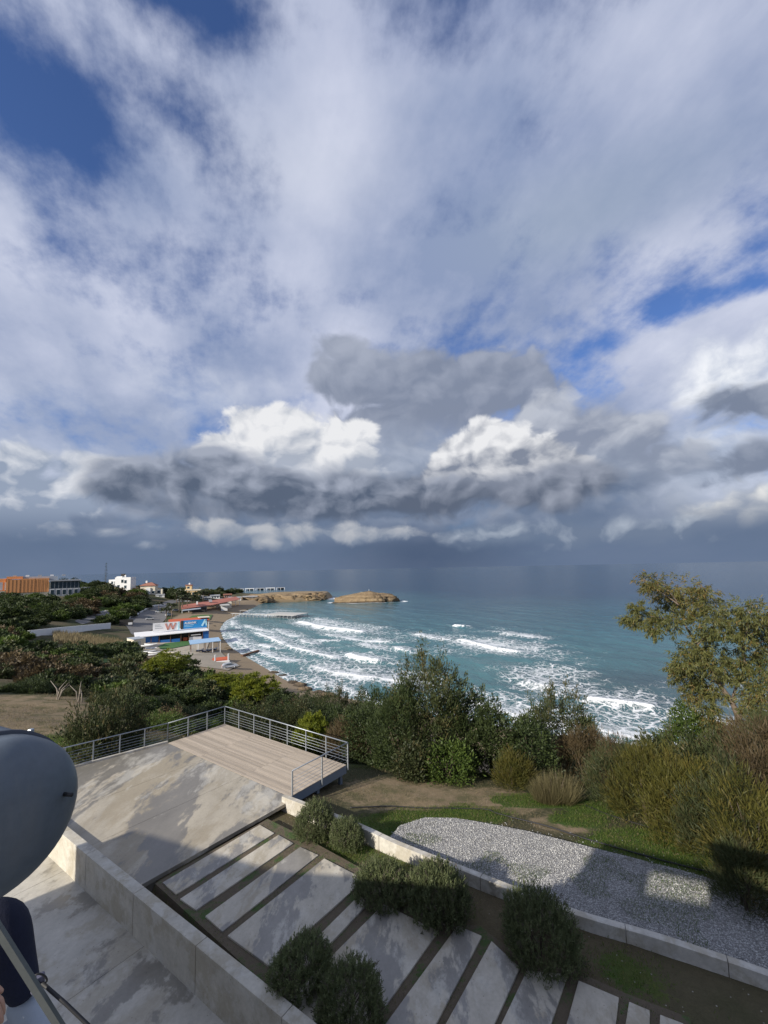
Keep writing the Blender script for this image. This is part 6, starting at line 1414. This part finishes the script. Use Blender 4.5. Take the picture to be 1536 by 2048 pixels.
for s in (0.95, 1.25):
    b_ = rot @ Vector((s, 0, 0)); mb = MB()
    for dx in (-0.2, 0.2): mb.bar((b_.x+dx*0.6, b_.y+dx*0.8, TR*0.6), (b_.x+dx*0.9, b_.y+dx*1.2, -(tc0.z-TR-ZR)), 0.03, 0.03)
    mb.build('saddle_leg', M_steel, tank)
# angle-steel frame member and stay wire
a, b = PD(-40, 1800, 1.22), PD(126, 2062, 1.18)
fr = MB(); fr.bar(a, b, 0.013, 0.011)
b2_ = b+(b-a)*0.9; fr.bar(b, Vector((b2_.x, b2_.y, ZR)), 0.012, 0.0105)
tag(fr.build('frame_bar', plain('weathered_steel', (0.12, 0.13, 0.125), 0.55, 0.5, 0.2, 20), None), 'weathered steel frame bar slanting across the bottom left corner', 'steel bar')
wr = MB(); w0 = PD(84, 1966, 1.21); w1 = PD(178, 2052, 1.15); w2 = w1+(w1-w0)*2.0
loop_ = [w0+Vector((0.018*math.sin(t)*0.6, 0, 0.020*(1-math.cos(t)))) for t in np.linspace(0, 6.0, 14)]
wr.tube([w2, w1, (w0*0.5+w1*0.5)+Vector((0, 0, 0.002)), w0], 0.0035, 6); wr.tube([PD(84+12*math.sin(t)-2, 1966-9*(1-math.cos(t))+3*math.sin(t), 1.21) for t in np.linspace(0, 6.2, 16)], 0.002, 5)
tag(wr.build('stay_wire', M_black, None, True), 'thin dark stay wire with a looped end by the frame bar', 'wire')
cl_ = MB(); cc = PD(76, 1966, 1.22); cl_.box(cc, (0.022, 0.02, 0.03), R(30)); tag(cl_.build('wire_clamp', plain('clamp', (0.10, 0.10, 0.14), 0.5), None, bevel=0.005), 'small grey clamp holding the looped stay wire to the bar', 'clamp')

def skin_mesh(verts, edges, radii, root=0, sub=2):
    me = bpy.data.meshes.new('tmp'); me.from_pydata([tuple(v) for v in verts], edges, []); o = bpy.data.objects.new('tmp', me); COL.objects.link(o)
    sk = o.modifiers.new('s', 'SKIN'); sk.use_smooth_shade = True
    for i, r in enumerate(radii):
        sv = me.skin_vertices[0].data[i]; sv.radius = r if isinstance(r, tuple) else (r, r); sv.use_root = (i == root)
    o.modifiers.new('d', 'SUBSURF').levels = sub
    dg = bpy.context.evaluated_depsgraph_get(); out = bpy.data.meshes.new_from_object(o.evaluated_get(dg)); bpy.data.objects.remove(o); bpy.data.meshes.remove(me)
    return out
def person():
    foot = P(72, 2044, ZR+0.05); dF = math.hypot(foot.x, foot.y)
    base = Vector((foot.x-0.35, foot.y-0.25, ZR))
    ankle = PD(52, 2004, dF+0.02); knee = PD(24, 1832, dF+0.06); mid = (ankle*0.42+knee*0.58)+Vector((-0.02, 0, 0))
    hipR = knee+Vector((-0.40, -0.16, -0.02)); pel = hipR+Vector((-0.08, -0.08, 0.03)); hipL = pel+Vector((-0.10, -0.08, -0.03))
    kneeL = hipL+Vector((0.18, 0.36, 0.10)); ankL = kneeL+Vector((-0.06, 0.0, -0.40)); ankL.z = ZR+0.09
    sp1 = pel+Vector((-0.04, 0.0, 0.22)); sp2 = sp1+Vector((-0.02, 0.06, 0.22)); nk = sp2+Vector((0.0, 0.06, 0.14)); hd = nk+Vector((0.01, 0.04, 0.12)); ht = hd+Vector((0.0, 0.01, 0.10))
    shR = sp2+Vector((0.17, -0.04, 0.04)); shL = sp2+Vector((-0.18, 0.02, 0.04))
    wrR = PD(-72, 1988, dF-0.16); elR = (shR+wrR)/2+Vector((0.02, -0.12, -0.03)); elL = shL+Vector((-0.05, 0.12, -0.26)); wrL = elL+Vector((0.14, 0.22, 0.0))
    V = [pel, hipR, (hipR*0.5+knee*0.5)+Vector((0, 0, 0.02)), knee, mid, ankle, hipL, (hipL+kneeL)/2, kneeL, (kneeL+ankL)/2, ankL, sp1, sp2, nk, hd, ht, shR, elR, wrR, shL, elL, wrL]
    E_ = [(0, 1), (1, 2), (2, 3), (3, 4), (4, 5), (0, 6), (6, 7), (7, 8), (8, 9), (9, 10), (0, 11), (11, 12), (12, 13), (13, 14), (14, 15), (12, 16), (16, 17), (17, 18), (12, 19), (19, 20), (20, 21)]
    Rr = [0.125, 0.10, 0.092, 0.074, 0.070, 0.052, 0.10, 0.092, 0.074, 0.066, 0.05, (0.15, 0.11), (0.16, 0.12), 0.055, 0.098, 0.075, 0.07, 0.05, 0.033, 0.07, 0.05, 0.033]
    t = thing('person', 'person in navy work clothes and pale grey trainers crouching beside the tank', 'person', tuple(base))
    me = skin_mesh([v-base for v in V], E_, Rr)
    navy = plain('navy_cloth', (0.010, 0.013, 0.034), 0.9, 0, 0.3, 12, 0.004); skin = plain('skin', (0.48, 0.27, 0.18), 0.5, 0, 0.08, 20)
    def hand(w_, d_, up):
        d_ = d_.normalized(); s_ = d_.cross(up).normalized(); n2 = s_.cross(d_)
        vs_ = [w_-d_*0.03, w_+d_*0.025, w_+d_*0.075]; es = [(0, 1), (1, 2)]; rr = [0.027, (0.036, 0.018), (0.038, 0.016)]
        for k, l in zip((-1.5, -0.5, 0.5, 1.5), (0.06, 0.075, 0.07, 0.055)):
            b0 = w_+d_*0.075+s_*k*0.018; i0 = len(vs_); vs_ += [b0, b0+d_*l*0.5+n2*0.006, b0+d_*l*0.82-n2*0.016, b0+d_*l-n2*0.034]; es += [(2, i0), (i0, i0+1), (i0+1, i0+2), (i0+2, i0+3)]; rr += [0.0095, 0.009, 0.0085, 0.007]
        b0 = w_+d_*0.03-s_*0.03; i0 = len(vs_); vs_ += [b0, b0+d_*0.03-s_*0.022, b0+d_*0.06-s_*0.026-n2*0.01]; es += [(1, i0), (i0, i0+1), (i0+1, i0+2)]; rr += [0.012, 0.0105, 0.008]
        return skin_mesh([v-base for v in vs_], es, rr)
    hm1 = hand(wrR, PD(-40, 2006, dF-0.2)-wrR, Vector((0, 0, 1))); hm2 = hand(wrL, Vector((0.6, 0.7, -0.4)), Vector((0, 0, 1)))
    bm = bmesh.new(); bm.from_mesh(me); n0 = len(bm.faces)
    for f_ in bm.faces: c = f_.calc_center_median()+base; f_.material_index = 1 if c.z > nk.z+0.015 and (c-hd).length < 0.3 else 0
    bm.from_mesh(hm1); bm.from_mesh(hm2); bm.faces.ensure_lookup_table()
    for f_ in bm.faces[n0:]: f_.material_index = 1
    for f_ in bm.faces: f_.smooth = True
    # nose, brow and chin: a few points of the head pulled forward
    fw = Vector((0.55, 0.8, -0.15)).normalized(); rt = fw.cross(Vector((0, 0, 1))).normalized()
    for v in bm.verts:
        d_ = (v.co+base)-hd
        if d_.length < 0.2:
            f_, s_, z_ = d_.dot(fw), d_.dot(rt), d_.z
            if f_ > 0.05: v.co += fw*(0.028*math.exp(-((s_/0.016)**2+((z_+0.005)/0.025)**2))-0.010*math.exp(-(((abs(s_)-0.032)/0.016)**2+((z_-0.02)/0.014)**2)))
    me.materials.clear(); me.materials.append(navy); me.materials.append(skin); bm.to_mesh(me); bm.free(); me.name = 'body'
    body = link('body', me, t)
    for s_ in (-1, 1):
        e_ = hd-base+fw*0.088+rt*0.032*s_+Vector((0, 0, 0.02)); bm = bmesh.new(); bmesh.ops.create_uvsphere(bm, u_segments=10, v_segments=8, radius=0.013); em = bpy.data.meshes.new('eye'); bm.to_mesh(em); bm.free(); link('eye', em, t, plain('eye_white', (0.6, 0.58, 0.55), 0.2), tuple(e_))
        ea = MB(); c = hd-base+rt*0.098*s_; ea.box(c, (0.03, 0.045, 0.06), math.atan2(fw.y, fw.x)); ea.build('ear', skin, t, bevel=0.012)
    mo = MB(); mo.box(hd-base+fw*0.098+Vector((0, 0, -0.045)), (0.008, 0.045, 0.01), math.atan2(fw.y, fw.x)); mo.build('mouth', plain('lip', (0.36, 0.15, 0.12), 0.5), t, bevel=0.003)
    # hair cap
    hv = []; rs = np.random.default_rng(1); d = norm(rs.normal(size=(2600, 3))); d = d[(d @ np.array(fw) < 0.35) | (d[:, 2] > 0.45)]; d = d[d[:, 2] > -0.35]
    pp = np.array(hd-base)+np.array([0, 0, 0.045])+d*np.array([0.10, 0.112, 0.118]); hm = leaf_mesh('hair', pp, norm(d*0.4+np.array([0, 0, -0.8])+rs.normal(size=d.shape)*0.3), 0.05, 0.014, rs.random(len(d)), None, rs); hm.materials.append(foliage('hair', (0.012, 0.009, 0.007), (0.03, 0.022, 0.016), 0.05)); link('hair', hm, t)
    # trainers
    M_shoe = plain('trainer_mesh', (0.36, 0.40, 0.44), 0.75, 0, 0.12, 30); M_sole = plain('trainer_sole', (0.26, 0.26, 0.27), 0.7)
    for ank, dr in ((ankle, Vector((0.55, -0.25, 0))), (ankL, Vector((0.4, 0.8, 0)))):
        dr = dr.normalized(); s0 = Vector((ank.x, ank.y, ZR+0.045))-dr*0.06-base
        pr = [(0.0, 0.036, 0.050), (0.05, 0.042, 0.058), (0.11, 0.043, 0.052), (0.17, 0.046, 0.040), (0.22, 0.042, 0.030), (0.255, 0.022, 0.018)]
        vs_, es, rr = [s0+dr*x+Vector((0, 0, h_*0.55)) for x, w_, h_ in pr], [(i, i+1) for i in range(5)], [(w_, h_) for x, w_, h_ in pr]
        vs_.append(s0+dr*0.05+Vector((0, 0, 0.10))); es.append((1, 6)); rr.append(0.042)
        sm_ = skin_mesh(vs_, es, rr); sm_.name = 'shoe'; sm_.materials.clear(); sm_.materials.append(M_shoe); so_ = link('shoe', sm_, t)
        mb = MB(); sd_ = Vector((-dr.y, dr.x, 0)); pts = []
        for x, w_ in ((-0.045, 0.028), (0.0, 0.044), (0.10, 0.046), (0.18, 0.05), (0.235, 0.04), (0.275, 0.018)): pts.append((x, w_))
        pl = [s0+dr*x+sd_*w_ for x, w_ in pts]+[s0+dr*x-sd_*w_ for x, w_ in pts[::-1]]
        mb.prism([(p.x, p.y) for p in pl][::-1], 0.001, 0.028); mb.build('sole', M_sole, so_, bevel=0.004)
        for k in range(4): c = s0+dr*(0.10+0.028*k)+Vector((0, 0, 0.062-0.009*k)); lc = MB(); lc.bar(c-sd_*0.028, c+sd_*0.028, 0.008, 0.006); lc.build('lace', M_wht, so_)
person()
